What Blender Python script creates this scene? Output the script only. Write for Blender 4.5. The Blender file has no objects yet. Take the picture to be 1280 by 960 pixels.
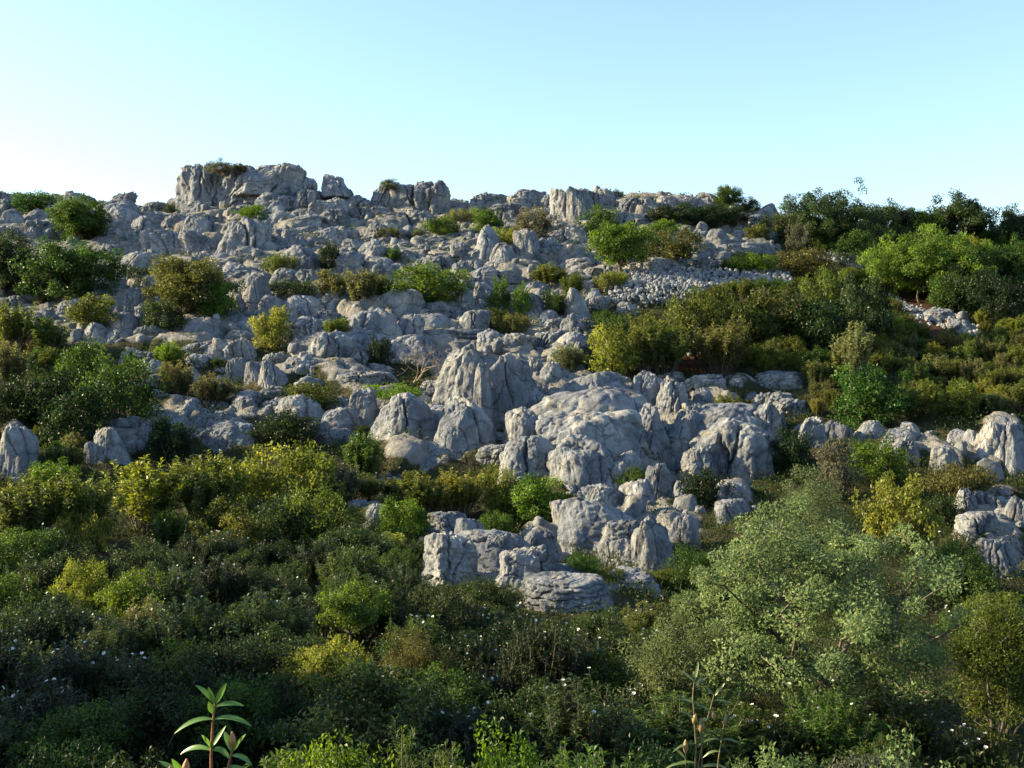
import bpy, math, random
import numpy as np
from mathutils import Vector

SEED = 11
R = np.random.default_rng(SEED)
random.seed(SEED)
sc = bpy.context.scene
COL = sc.collection
F = 1372.0            # focal length in pixels of the 1280 x 960 frame
CX, CY = 640.0, 480.0
rad = math.radians

# ------------------------------------------------------------------ noise
_perm = np.random.default_rng(3).permutation(256).astype(np.int64)
_perm = np.concatenate([_perm, _perm, _perm])
_g = np.random.default_rng(4).normal(size=(256, 3)); _g /= np.linalg.norm(_g, axis=1)[:, None]

def pn(p):
    """gradient noise, p (N,3) -> about -1..1"""
    p = np.asarray(p, dtype=np.float64)
    i = np.floor(p).astype(np.int64); f = p - i; i &= 255
    u = f * f * f * (f * (f * 6 - 15) + 10)
    out = 0
    for dx in (0, 1):
        wx = u[:, 0] if dx else 1 - u[:, 0]
        for dy in (0, 1):
            wy = u[:, 1] if dy else 1 - u[:, 1]
            for dz in (0, 1):
                wz = u[:, 2] if dz else 1 - u[:, 2]
                h = _perm[_perm[_perm[i[:, 0] + dx] + i[:, 1] + dy] + i[:, 2] + dz]
                g = _g[h]
                out = out + wx * wy * wz * (g[:, 0] * (f[:, 0] - dx) + g[:, 1] * (f[:, 1] - dy) + g[:, 2] * (f[:, 2] - dz))
    return out * 1.7

def fbm(p, o=4, lac=2.1, gain=.5):
    a = 1; s = 0; p = np.asarray(p, float)
    for k in range(o):
        s = s + a * pn(p + 17.3 * k); p = p * lac; a *= gain
    return s

def sstep(a, b, x):
    t = np.clip((x - a) / (b - a), 0, 1); return t * t * (3 - 2 * t)

# ------------------------------------------------------------------ terrain
_py = [-60, -20, 0, 3, 6, 9, 12, 16, 20, 26, 33, 40, 48, 56, 64, 74, 86, 98, 104, 112, 130, 200, 400, 800]
_pz = [6, 2.5, -1.65, -2.6, -3.7, -4.5, -5.1, -5.6, -5.9, -6.0, -5.7, -5.0, -3.5, -1.2, 1.6, 5.6, 10.6, 15.6, 17.7, 18.3, 18, 14, 2, -10]
_yy = np.concatenate([np.arange(-60, 140, .5), np.arange(140, 800, 10)])
_zz = np.interp(_yy, _py, _pz)
_k = np.hanning(15); _k /= _k.sum()
_sm = np.convolve(np.pad(_zz[:400], 7, mode='edge'), _k, 'valid')
_zz[8:392] = _sm[8:392]
SKX = [-400, 0, 100, 160, 200, 225, 300, 380, 440, 560, 620, 700, 760, 860, 940, 1000, 1100, 1280, 1700]
SKY = [252, 252, 252, 262, 270, 266, 256, 250, 260, 262, 255, 255, 249, 254, 266, 277, 292, 305, 310]

def terrain(x, y, detail=True):
    x = np.asarray(x, float); y = np.asarray(y, float)
    z = np.interp(y, _yy, _zz)
    px = CX + F * x / np.maximum(y, 20)
    z = z - (np.interp(px, SKX, SKY) - 247) / F * 104 * sstep(66, 103, y)
    # spur that stands outside the frame to the left and keeps the valley floor in shade
    z = z + SPUR * np.exp(-((x + 38) / 11) ** 2 - ((y - 17) / 9.5) ** 2)
    if detail:
        p = np.stack([x * .11, y * .11, np.zeros_like(x) + .5], -1).reshape(-1, 3)
        z = z + (fbm(p, 3) * .55).reshape(x.shape) * sstep(4, 30, y)
    return z
SPUR = 12.2

def pix(x, y, z):
    return CX + F * x / y, CY - F * z / y

_ys = np.concatenate([np.arange(5, 40, .1), np.arange(40, 112, .2)])
def hit(px, row, ymin=5.0):
    ys = _ys[_ys >= ymin]
    xs = (px - CX) / F * ys; zr = (CY - row) / F * ys
    zt = terrain(xs, ys)
    b = np.nonzero(zr <= zt)[0]
    k = b[0] if len(b) else int(np.argmin((zr - zt)[-60:]) + len(ys) - 60)
    return float(xs[k]), float(ys[k]), float(zt[k])

def inpoly(px, py, poly):
    poly = np.asarray(poly, float); r = np.zeros(px.shape, bool)
    n = len(poly)
    for i in range(n):
        x1, y1 = poly[i]; x2, y2 = poly[(i + 1) % n]
        if y1 == y2: continue
        c = ((y1 > py) != (y2 > py)) & (px < (x2 - x1) * (py - y1) / (y2 - y1) + x1)
        r ^= c
    return r

ROCKZONE = [(-60, 240), (900, 235), (960, 300), (880, 340), (755, 345), (735, 400), (730, 462), (800, 470), (990, 485), (985, 640), (830, 748),
            (640, 775), (520, 745), (515, 640), (600, 590), (450, 605), (320, 560), (165, 565), (150, 445), (-60, 405)]
ROCKZONE2 = [(1000, 520), (1290, 520), (1290, 700), (1200, 700), (1150, 590), (1000, 570)]
SOILS = [[(80, 690), (120, 680), (180, 684), (240, 700), (235, 718), (100, 714)], [(1110, 372), (1150, 372), (1230, 415), (1170, 425)],
         [(830, 415), (900, 420), (910, 470), (840, 465)], [(740, 345), (1000, 342), (1000, 356), (740, 362)]]

# ------------------------------------------------------------------ mesh helpers
def make_mesh(name, v, f, mats, smooth=True, tint=None, midx=None):
    v = np.asarray(v, np.float32); f = np.asarray(f, np.int32)
    me = bpy.data.meshes.new(name)
    k = f.shape[1]
    me.vertices.add(len(v)); me.vertices.foreach_set('co', v.ravel())
    me.loops.add(f.size); me.loops.foreach_set('vertex_index', f.ravel())
    me.polygons.add(len(f))
    me.polygons.foreach_set('loop_start', np.arange(0, f.size, k, dtype=np.int32))
    me.polygons.foreach_set('loop_total', np.full(len(f), k, np.int32))
    me.polygons.foreach_set('use_smooth', np.full(len(f), smooth, bool))
    if midx is not None: me.polygons.foreach_set('material_index', np.asarray(midx, np.int32))
    if tint is not None:
        a = me.attributes.new('tint', 'FLOAT', 'POINT'); a.data.foreach_set('value', np.asarray(tint, np.float32))
    for m in mats: me.materials.append(m)
    me.update(calc_edges=True); me.validate()
    return me

def link(name, me, parent=None, loc=(0, 0, 0), rz=0, scale=(1, 1, 1), color=None):
    o = bpy.data.objects.new(name, me); COL.objects.link(o)
    o.location = loc; o.rotation_euler = (0, 0, rz); o.scale = scale
    if parent: o.parent = parent
    if color: o.color = (*color, 1)
    return o

def tag(o, label=None, cat=None, group=None, kind=None):
    if label: o['label'] = label
    if cat: o['category'] = cat
    if group: o['group'] = group
    if kind: o['kind'] = kind
    return o

def bases(d):
    d = d / np.maximum(np.linalg.norm(d, axis=1), 1e-9)[:, None]
    a = np.where(np.abs(d[:, 2:3]) < .9, np.array([[0, 0, 1.]]), np.array([[1., 0, 0]]))
    s = np.cross(d, a); s /= np.linalg.norm(s, axis=1)[:, None]
    return d, s, np.cross(s, d)

def tube(pts, rr, sides=5):
    pts = np.asarray(pts, float); n = len(pts)
    t = np.gradient(pts, axis=0); t, s, b = bases(t)
    an = np.arange(sides) / sides * 2 * math.pi
    v = pts[:, None, :] + np.asarray(rr)[:, None, None] * (np.cos(an)[None, :, None] * s[:, None, :] + np.sin(an)[None, :, None] * b[:, None, :])
    i = np.arange(n - 1)[:, None] * sides; j = np.arange(sides)[None, :]
    f = np.stack([i + j, i + (j + 1) % sides, i + sides + (j + 1) % sides, i + sides + j], -1).reshape(-1, 4)
    return v.reshape(-1, 3), f

class Bag:
    def __init__(s): s.v = []; s.f = []; s.t = []; s.n = 0
    def add(s, v, f, t=None):
        s.v.append(np.asarray(v)); s.f.append(np.asarray(f) + s.n); s.n += len(v)
        s.t.append(np.full(len(v), .5) if t is None else np.asarray(t))
    def get(s): return np.concatenate(s.v), np.concatenate(s.f), np.concatenate(s.t)

def leaves(pos, direc, nrm, ln, wd, tint, bag, curl=.15):
    """rhombic bent leaves: one quad each"""
    d = direc / np.maximum(np.linalg.norm(direc, axis=1), 1e-9)[:, None]
    s = np.cross(d, nrm); s /= np.maximum(np.linalg.norm(s, axis=1), 1e-9)[:, None]
    up = np.cross(s, d)
    L = np.asarray(ln)[:, None]; W = np.asarray(wd)[:, None]
    a = pos; c = pos + d * L - up * L * curl
    m = pos + d * L * .5
    b = m + s * W * .5 + up * L * .06; e = m - s * W * .5 + up * L * .06
    v = np.stack([a, b, c, e], 1).reshape(-1, 3)
    f = np.arange(len(pos) * 4).reshape(-1, 4)
    bag.add(v, f, np.repeat(tint, 4))

# ------------------------------------------------------------------ materials
def new_mat(name):
    m = bpy.data.materials.new(name); m.use_nodes = True
    nt = m.node_tree; nt.nodes.clear()
    return m, nt, nt.nodes.new, nt.links.new

def mat_rock(name='limestone', val=1.0):
    m, nt, N, L = new_mat(name)
    out = N('ShaderNodeOutputMaterial'); bs = N('ShaderNodeBsdfPrincipled'); L(bs.outputs[0], out.inputs[0])
    geo = N('ShaderNodeNewGeometry')
    def noise(scale, detail, rough=.6, stretch=None):
        n = N('ShaderNodeTexNoise'); n.inputs['Scale'].default_value = scale; n.inputs['Detail'].default_value = detail; n.inputs['Roughness'].default_value = rough
        if stretch:
            mp = N('ShaderNodeMapping'); mp.inputs['Scale'].default_value = stretch
            L(geo.outputs['Position'], mp.inputs[0]); L(mp.outputs[0], n.inputs['Vector'])
        else: L(geo.outputs['Position'], n.inputs['Vector'])
        return n
    def ramp(src, stops):
        r = N('ShaderNodeValToRGB'); e = r.color_ramp.elements
        while len(e) < len(stops): e.new(.5)
        for k, (p, c) in enumerate(stops): e[k].position = p; e[k].color = (*c, 1)
        L(src, r.inputs[0]); return r
    def mix(a, b, fac, mode='MIX'):
        x = N('ShaderNodeMix'); x.data_type = 'RGBA'; x.blend_type = mode
        if isinstance(fac, (int, float)): x.inputs[0].default_value = fac
        else: L(fac, x.inputs[0])
        L(a, x.inputs[6]); L(b, x.inputs[7]); return x.outputs[2]
    big = noise(.45, 6); base = ramp(big.outputs['Fac'], [(.3, (.138, .150, .176)), (.5, (.220, .230, .246)), (.68, (.355, .345, .325))])
    st = noise(1.0, 6, .65, (1.6, 1.6, .22)); stain = ramp(st.outputs['Fac'], [(.40, (.50, .50, .53)), (.56, (1, 1, 1))])
    c = mix(base.outputs[0], stain.outputs[0], .75, 'MULTIPLY')
    och = noise(.9, 5); om = ramp(och.outputs['Fac'], [(.58, (0, 0, 0)), (.74, (1, 1, 1))])
    oc = N('ShaderNodeRGB'); oc.outputs[0].default_value = (.44, .33, .20, 1)
    omf = N('ShaderNodeMath'); omf.operation = 'MULTIPLY'; omf.inputs[1].default_value = .38; L(om.outputs[0], omf.inputs[0])
    c = mix(c, oc.outputs[0], omf.outputs[0])
    sp = noise(9, 4, .7); spr = ramp(sp.outputs['Fac'], [(.36, (.62, .62, .63)), (.52, (1, 1, 1)), (.70, (1.0, 1.0, 1.0))])
    c = mix(c, spr.outputs[0], .7, 'MULTIPLY')
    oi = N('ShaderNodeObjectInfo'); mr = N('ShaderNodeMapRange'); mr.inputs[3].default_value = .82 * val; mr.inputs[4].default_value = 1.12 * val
    L(oi.outputs['Random'], mr.inputs[0])
    hs = N('ShaderNodeHueSaturation'); L(mr.outputs[0], hs.inputs['Value']); L(c, hs.inputs['Color'])
    L(hs.outputs[0], bs.inputs['Base Color']); bs.inputs['Roughness'].default_value = .9; bs.inputs['Specular IOR Level'].default_value = .25
    n1 = noise(2.2, 8, .68); n2 = noise(2.0, 5, .6, (3.2, 3.2, .45)); vor = N('ShaderNodeTexVoronoi'); vor.feature = 'DISTANCE_TO_EDGE'; vor.inputs['Scale'].default_value = .75
    wv = N('ShaderNodeMix'); wv.data_type = 'VECTOR'; wv.inputs[0].default_value = .12
    L(geo.outputs['Position'], wv.inputs[4]); L(n1.outputs['Color'], wv.inputs[5]); 
    va = N('ShaderNodeVectorMath'); va.operation = 'MULTIPLY_ADD'; va.inputs[1].default_value = (.5, .5, .5); L(n1.outputs['Color'], va.inputs[0]); L(geo.outputs['Position'], va.inputs[2])
    L(va.outputs[0], vor.inputs['Vector'])
    vr = N('ShaderNodeMapRange'); vr.inputs[2].default_value = .05; L(vor.outputs['Distance'], vr.inputs[0])
    b1 = N('ShaderNodeBump'); b1.inputs['Distance'].default_value = .30; b1.inputs['Strength'].default_value = .75; L(n1.outputs['Fac'], b1.inputs['Height'])
    b2 = N('ShaderNodeBump'); b2.inputs['Distance'].default_value = .14; b2.inputs['Strength'].default_value = .4; L(n2.outputs['Fac'], b2.inputs['Height']); L(b1.outputs[0], b2.inputs['Normal'])
    b3 = N('ShaderNodeBump'); b3.inputs['Distance'].default_value = .10; b3.inputs['Strength'].default_value = .7; L(vr.outputs[0], b3.inputs['Height']); L(b2.outputs[0], b3.inputs['Normal'])
    L(b3.outputs[0], bs.inputs['Normal'])
    nt.nodes.remove(wv)
    return m, c

def mat_ground(name='hillside_ground'):
    m, nt, N, L = new_mat(name)
    out = N('ShaderNodeOutputMaterial'); bs = N('ShaderNodeBsdfPrincipled'); L(bs.outputs[0], out.inputs[0])
    geo = N('ShaderNodeNewGeometry')
    def noise(scale, detail=6):
        n = N('ShaderNodeTexNoise'); n.inputs['Scale'].default_value = scale; n.inputs['Detail'].default_value = detail; n.inputs['Roughness'].default_value = .65
        L(geo.outputs['Position'], n.inputs['Vector']); return n
    def ramp(src, stops):
        r = N('ShaderNodeValToRGB'); e = r.color_ramp.elements
        while len(e) < len(stops): e.new(.5)
        for k, (p, c) in enumerate(stops): e[k].position = p; e[k].color = (*c, 1)
        L(src, r.inputs[0]); return r
    def mix(a, b, fac):
        x = N('ShaderNodeMix'); x.data_type = 'RGBA'
        L(fac, x.inputs[0]); L(a, x.inputs[6]); L(b, x.inputs[7]); return x.outputs[2]
    n1 = noise(.9); n2 = noise(6.); n3 = noise(1.6)
    litter = ramp(n1.outputs['Fac'], [(.3, (.022, .028, .011)), (.5, (.04, .04, .018)), (.7, (.06, .044, .024))])
    soil = ramp(n2.outputs['Fac'], [(.3, (.035, .016, .010)), (.7, (.08, .036, .021))])
    rock = ramp(n3.outputs['Fac'], [(.3, (.13, .126, .12)), (.5, (.20, .19, .175)), (.72, (.29, .265, .23))])
    a1 = N('ShaderNodeAttribute'); a1.attribute_name = 'soil'; a2 = N('ShaderNodeAttribute'); a2.attribute_name = 'rock'
    c = mix(litter.outputs[0], soil.outputs[0], a1.outputs['Fac'])
    th = N('ShaderNodeMath'); th.operation = 'ADD'; L(a2.outputs['Fac'], th.inputs[0])
    sb = N('ShaderNodeMath'); sb.operation = 'MULTIPLY_ADD'; sb.inputs[1].default_value = 1.2; sb.inputs[2].default_value = -.6; L(n1.outputs['Fac'], sb.inputs[0]); L(sb.outputs[0], th.inputs[1])
    rr = N('ShaderNodeMapRange'); rr.inputs[1].default_value = .76; rr.inputs[2].default_value = .94; L(th.outputs[0], rr.inputs[0])
    c = mix(c, rock.outputs[0], rr.outputs[0])
    L(c, bs.inputs['Base Color']); bs.inputs['Roughness'].default_value = .95; bs.inputs['Specular IOR Level'].default_value = .15
    b1 = N('ShaderNodeBump'); b1.inputs['Distance'].default_value = .25; b1.inputs['Strength'].default_value = .8; L(n2.outputs['Fac'], b1.inputs['Height'])
    L(b1.outputs[0], bs.inputs['Normal'])
    return m

def mat_leaf(name, rough=.42, trans=.45, spec=.22, sat=1.0):
    m, nt, N, L = new_mat(name)
    out = N('ShaderNodeOutputMaterial'); bs = N('ShaderNodeBsdfPrincipled'); tr = N('ShaderNodeBsdfTranslucent'); mx = N('ShaderNodeMixShader')
    oi = N('ShaderNodeObjectInfo'); at = N('ShaderNodeAttribute'); at.attribute_name = 'tint'
    hs = N('ShaderNodeHueSaturation'); hs.inputs['Saturation'].default_value = sat
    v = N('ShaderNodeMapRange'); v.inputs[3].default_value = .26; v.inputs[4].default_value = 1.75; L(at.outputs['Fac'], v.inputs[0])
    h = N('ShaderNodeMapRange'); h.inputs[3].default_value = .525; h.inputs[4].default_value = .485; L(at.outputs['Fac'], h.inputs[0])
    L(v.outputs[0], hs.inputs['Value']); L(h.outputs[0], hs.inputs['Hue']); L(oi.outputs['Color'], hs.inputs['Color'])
    L(hs.outputs[0], bs.inputs['Base Color'])
    h2 = N('ShaderNodeHueSaturation'); h2.inputs['Value'].default_value = 1.5; h2.inputs['Hue'].default_value = .49; h2.inputs['Saturation'].default_value = 1.1
    L(hs.outputs[0], h2.inputs['Color']); L(h2.outputs[0], tr.inputs['Color'])
    bs.inputs['Roughness'].default_value = rough; bs.inputs['Specular IOR Level'].default_value = spec
    mx.inputs[0].default_value = trans; L(bs.outputs[0], mx.inputs[1]); L(tr.outputs[0], mx.inputs[2]); L(mx.outputs[0], out.inputs[0])
    return m

def mat_plain(name, c1, c2, scale, rough=.85, bump=.02, spec=.3):
    m, nt, N, L = new_mat(name)
    out = N('ShaderNodeOutputMaterial'); bs = N('ShaderNodeBsdfPrincipled'); L(bs.outputs[0], out.inputs[0])
    tc = N('ShaderNodeTexCoord'); n = N('ShaderNodeTexNoise'); n.inputs['Scale'].default_value = scale; n.inputs['Detail'].default_value = 5
    L(tc.outputs['Object'], n.inputs['Vector'])
    r = N('ShaderNodeValToRGB'); r.color_ramp.elements[0].position = .35; r.color_ramp.elements[1].position = .65
    r.color_ramp.elements[0].color = (*c1, 1); r.color_ramp.elements[1].color = (*c2, 1)
    L(n.outputs['Fac'], r.inputs[0]); L(r.outputs[0], bs.inputs['Base Color'])
    b = N('ShaderNodeBump'); b.inputs['Distance'].default_value = bump; L(n.outputs['Fac'], b.inputs['Height']); L(b.outputs[0], bs.inputs['Normal'])
    bs.inputs['Roughness'].default_value = rough; bs.inputs['Specular IOR Level'].default_value = spec
    return m

M_ROCK, _ = mat_rock()
M_RUBBLE_SUNLIT, _ = mat_rock('limestone_sunlit', 1.15)  # same limestone, lightened to paint sunshine onto the rubble stones
M_GROUND = mat_ground()
M_LEAF = mat_leaf('foliage')
M_BARK = mat_plain('bark', (.055, .043, .032), (.15, .125, .095), 9)
M_DRY = mat_plain('dry_twig', (.17, .13, .10), (.30, .24, .18), 12)
M_PETAL = mat_plain('white_petal', (.62, .62, .60), (.72, .72, .70), 30, .6)
M_FLOWERHEART = mat_plain('flower_heart', (.55, .36, .03), (.7, .5, .05), 40, .7)
M_STEM = mat_plain('rockrose_stem', (.16, .055, .03), (.26, .12, .05), 60, .5, .002)
M_BUD = mat_plain('rockrose_bud', (.30, .10, .04), (.42, .22, .08), 40, .5, .004)

# ------------------------------------------------------------------ rocks
def cube_sphere(n):
    a = np.linspace(-1, 1, n + 1); a = np.tan(a * math.pi / 4)
    u, v = np.meshgrid(a, a, indexing='ij'); o = np.ones_like(u)
    fs = [(o, u, v), (-o, v, u), (v, o, u), (u, -o, v), (u, v, o), (v, u, -o)]
    V = np.concatenate([np.stack(f, -1).reshape(-1, 3) for f in fs])
    V /= np.linalg.norm(V, axis=1)[:, None]
    idx = np.arange((n + 1) ** 2).reshape(n + 1, n + 1)
    q = np.stack([idx[:-1, :-1], idx[1:, :-1], idx[1:, 1:], idx[:-1, 1:]], -1).reshape(-1, 4)
    Fc = np.concatenate([q + k * (n + 1) ** 2 for k in range(6)])
    key = np.round(V * 1e5).astype(np.int64)
    _, first, inv = np.unique(key, axis=0, return_index=True, return_inverse=True)
    return V[first], inv.reshape(-1)[Fc]
_cs = {}

def rock_verts(seed, style, n):
    if n not in _cs: _cs[n] = cube_sphere(n)
    U, Fc = _cs[n]
    g = np.random.default_rng(seed)
    dome = style == 'dome'
    pl = []
    ns = g.integers(6, 9)
    for k in range(ns):
        az = (k + g.uniform(-.35, .35)) / ns * 2 * math.pi; lo_, hi_ = {'dome': (0, 40), 'slab': (-8, 9), 'block': (-5, 22), 'rough': (-2, 30), 'layer': (-4, 22), 'flute': (-2, 26), 'spire': (8, 32)}[style]; el = rad(g.uniform(lo_, hi_))
        pl.append((math.cos(az) * math.cos(el), math.sin(az) * math.cos(el), math.sin(el), g.uniform(.72, 1.0)))
    for k in range(g.integers(3, 6)):
        az = g.uniform(0, 2 * math.pi); el = rad(g.uniform(55, 88) if not dome else g.uniform(52, 86))
        pl.append((math.cos(az) * math.cos(el), math.sin(az) * math.cos(el), math.sin(el), g.uniform(.55, .80)))
    for k in range({'dome': 2, 'slab': 2}.get(style, 6)):
        az = g.uniform(0, 2 * math.pi); el = rad(g.uniform(12, 62)); pl.append((math.cos(az) * math.cos(el), math.sin(az) * math.cos(el), math.sin(el), g.uniform(.78, .92)))
    pl.append((0, 0, -1, .8))
    pl = np.array(pl); p = {'dome': 8.0, 'slab': 30.0, 'block': 24.0, 'rough': 18.0, 'layer': 20.0, 'flute': 13.0, 'spire': 13.0}[style]
    dt = np.maximum(U @ pl[:, :3].T, 0) / pl[:, 3]
    r = (dt ** p).sum(1) ** (-1 / p)
    P = U * r[:, None]
    off = g.uniform(0, 100, 3)
    # broad lumps and hollows
    am = {'dome': .09, 'slab': .08, 'block': .08, 'rough': .13, 'layer': .08, 'flute': .09, 'spire': .09}[style]
    d = am * fbm(P * 1.5 + off, 3)
    d += {'dome': .03, 'slab': .038, 'block': .038, 'rough': .07, 'layer': .045, 'flute': .038, 'spire': .04}[style] * fbm(P * 4.2 + off, 4, 2.1, .55)
    side = 1 - np.clip(P[:, 2], 0, 1) ** 2
    fl = np.abs(pn(np.stack([P[:, 0] * 2.4, P[:, 1] * 2.4, P[:, 2] * .5], -1) + off))
    d -= {'dome': .022, 'slab': .025, 'block': .025, 'rough': .04, 'layer': .02, 'flute': .07, 'spire': .04}[style] * np.clip(1 - fl * 2.3, 0, 1) ** 1.7 * side
    # joints: narrow deep grooves
    wob = fbm(P * 2.0 + off + 9, 3) * .13
    for k in range({'dome': 1, 'slab': 3, 'block': 3, 'rough': 4, 'layer': 2, 'flute': 2, 'spire': 2}[style]):
        az = g.uniform(0, math.pi); nv = np.array([math.cos(az), math.sin(az), g.uniform(-.35, .35)])
        q = P @ nv - g.uniform(-.55, .55) + wob
        w = g.uniform(.018, .045)
        d -= g.uniform(.14, .32) * np.exp(-(q / w) ** 2)
        # one side of a joint stands a little higher
        d += g.uniform(-.06, .06) * sstep(-.02, .02, q)
    d -= {'dome': .030, 'slab': .035}.get(style, .042) * np.clip(1 - np.abs(pn(P * 2.7 + off + 3)) * 5, 0, 1) ** 1.5
    if style in ('layer', 'rough', 'block', 'slab'):
        for k in range({'layer': 6, 'rough': 2, 'slab': 1, 'block': 1}[style]):
            q = P[:, 2] + .10 * P[:, 0] * g.uniform(-1, 1) + wob * .7 - g.uniform(-.5, .85)
            d -= g.uniform(.02, .085) * np.exp(-(q / g.uniform(.018, .035)) ** 2)
            d += g.uniform(-.05, .05) * sstep(-.02, .02, q)
    # weathered, pitted shoulders
    d -= .05 * np.clip(pn(P * 7 + off) * 1.5 - .25, 0, 1) * np.clip(P[:, 2] + .2, 0, 1)
    P = P + U * d[:, None]
    lean = .2 if style == 'slab' else 1.0
    P[:, 0] += g.uniform(-.30, .30) * lean * P[:, 2]; P[:, 1] += g.uniform(-.05, .3) * lean * P[:, 2]
    lo, hi = P.min(0), P.max(0)
    P[:, 0] = (P[:, 0] - lo[0]) / (hi[0] - lo[0]) - .5
    P[:, 1] = (P[:, 1] - lo[1]) / (hi[1] - lo[1]) - .5
    P[:, 2] = (P[:, 2] - lo[2]) / (hi[2] - lo[2]) * 1.25 - .25
    return P, Fc

STY = {'k': 'slab', 'd': 'dome', 'b': 'block', 'r': 'rough', 'l': 'layer', 'f': 'flute', 's': 'spire'}
_pool = {}
def pool_rock(style, k, n=30):
    if (style, k, n) not in _pool:
        v, f = rock_verts(1000 + hash((list(STY.values()).index(style), k)) % 5000, style, n)
        _pool[(style, k, n)] = make_mesh(style + '_rock', v, f, [M_ROCK])
    return _pool[(style, k, n)]

_hs = [500]
def put_rock(name, x0, x1, yt, yb, style, hero=False, parent=None, deep=None, ylim=5.0, at=None):
    style = STY[style]
    cx = (x0 + x1) / 2; wpx = x1 - x0
    X, Y, Z = at if at else hit(cx, yb, ylim)
    w = wpx * Y / F * ((1.26 if yb < 620 else 1.10) if hero else 1.34); h = max((yb - yt) * Y / F, .25) * (1.03 if hero else 1.14)
    w = max(w, .85 * h) if not hero else w
    dp = (deep or 1.0) * w * (0.75 if h < .6 * w else .9)
    dp = min(dp, max(h * 2.6, .8))
    if hero or wpx > 62:
        _hs[0] += 1
        n = 64 if wpx > 60 else 44
        v, f = rock_verts(_hs[0], style, n)
        me = make_mesh('hero_rock', v, f, [M_ROCK]); q = 0
    else:
        me = pool_rock(style, int(R.integers(0, 7)), 26 if wpx < 26 else 34); q = int(R.integers(0, 4))
    sx, sy = (w, dp) if q % 2 == 0 else (dp, w)
    loc = (X, Y + dp * .45, Z - .02 * h)
    o = link(name, me, None, loc, q * math.pi / 2 + R.uniform(-.15, .15), (sx, sy, h * 1.02))
    if parent:
        o.parent = parent; o.location = Vector(loc) - parent.location
    return o

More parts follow.
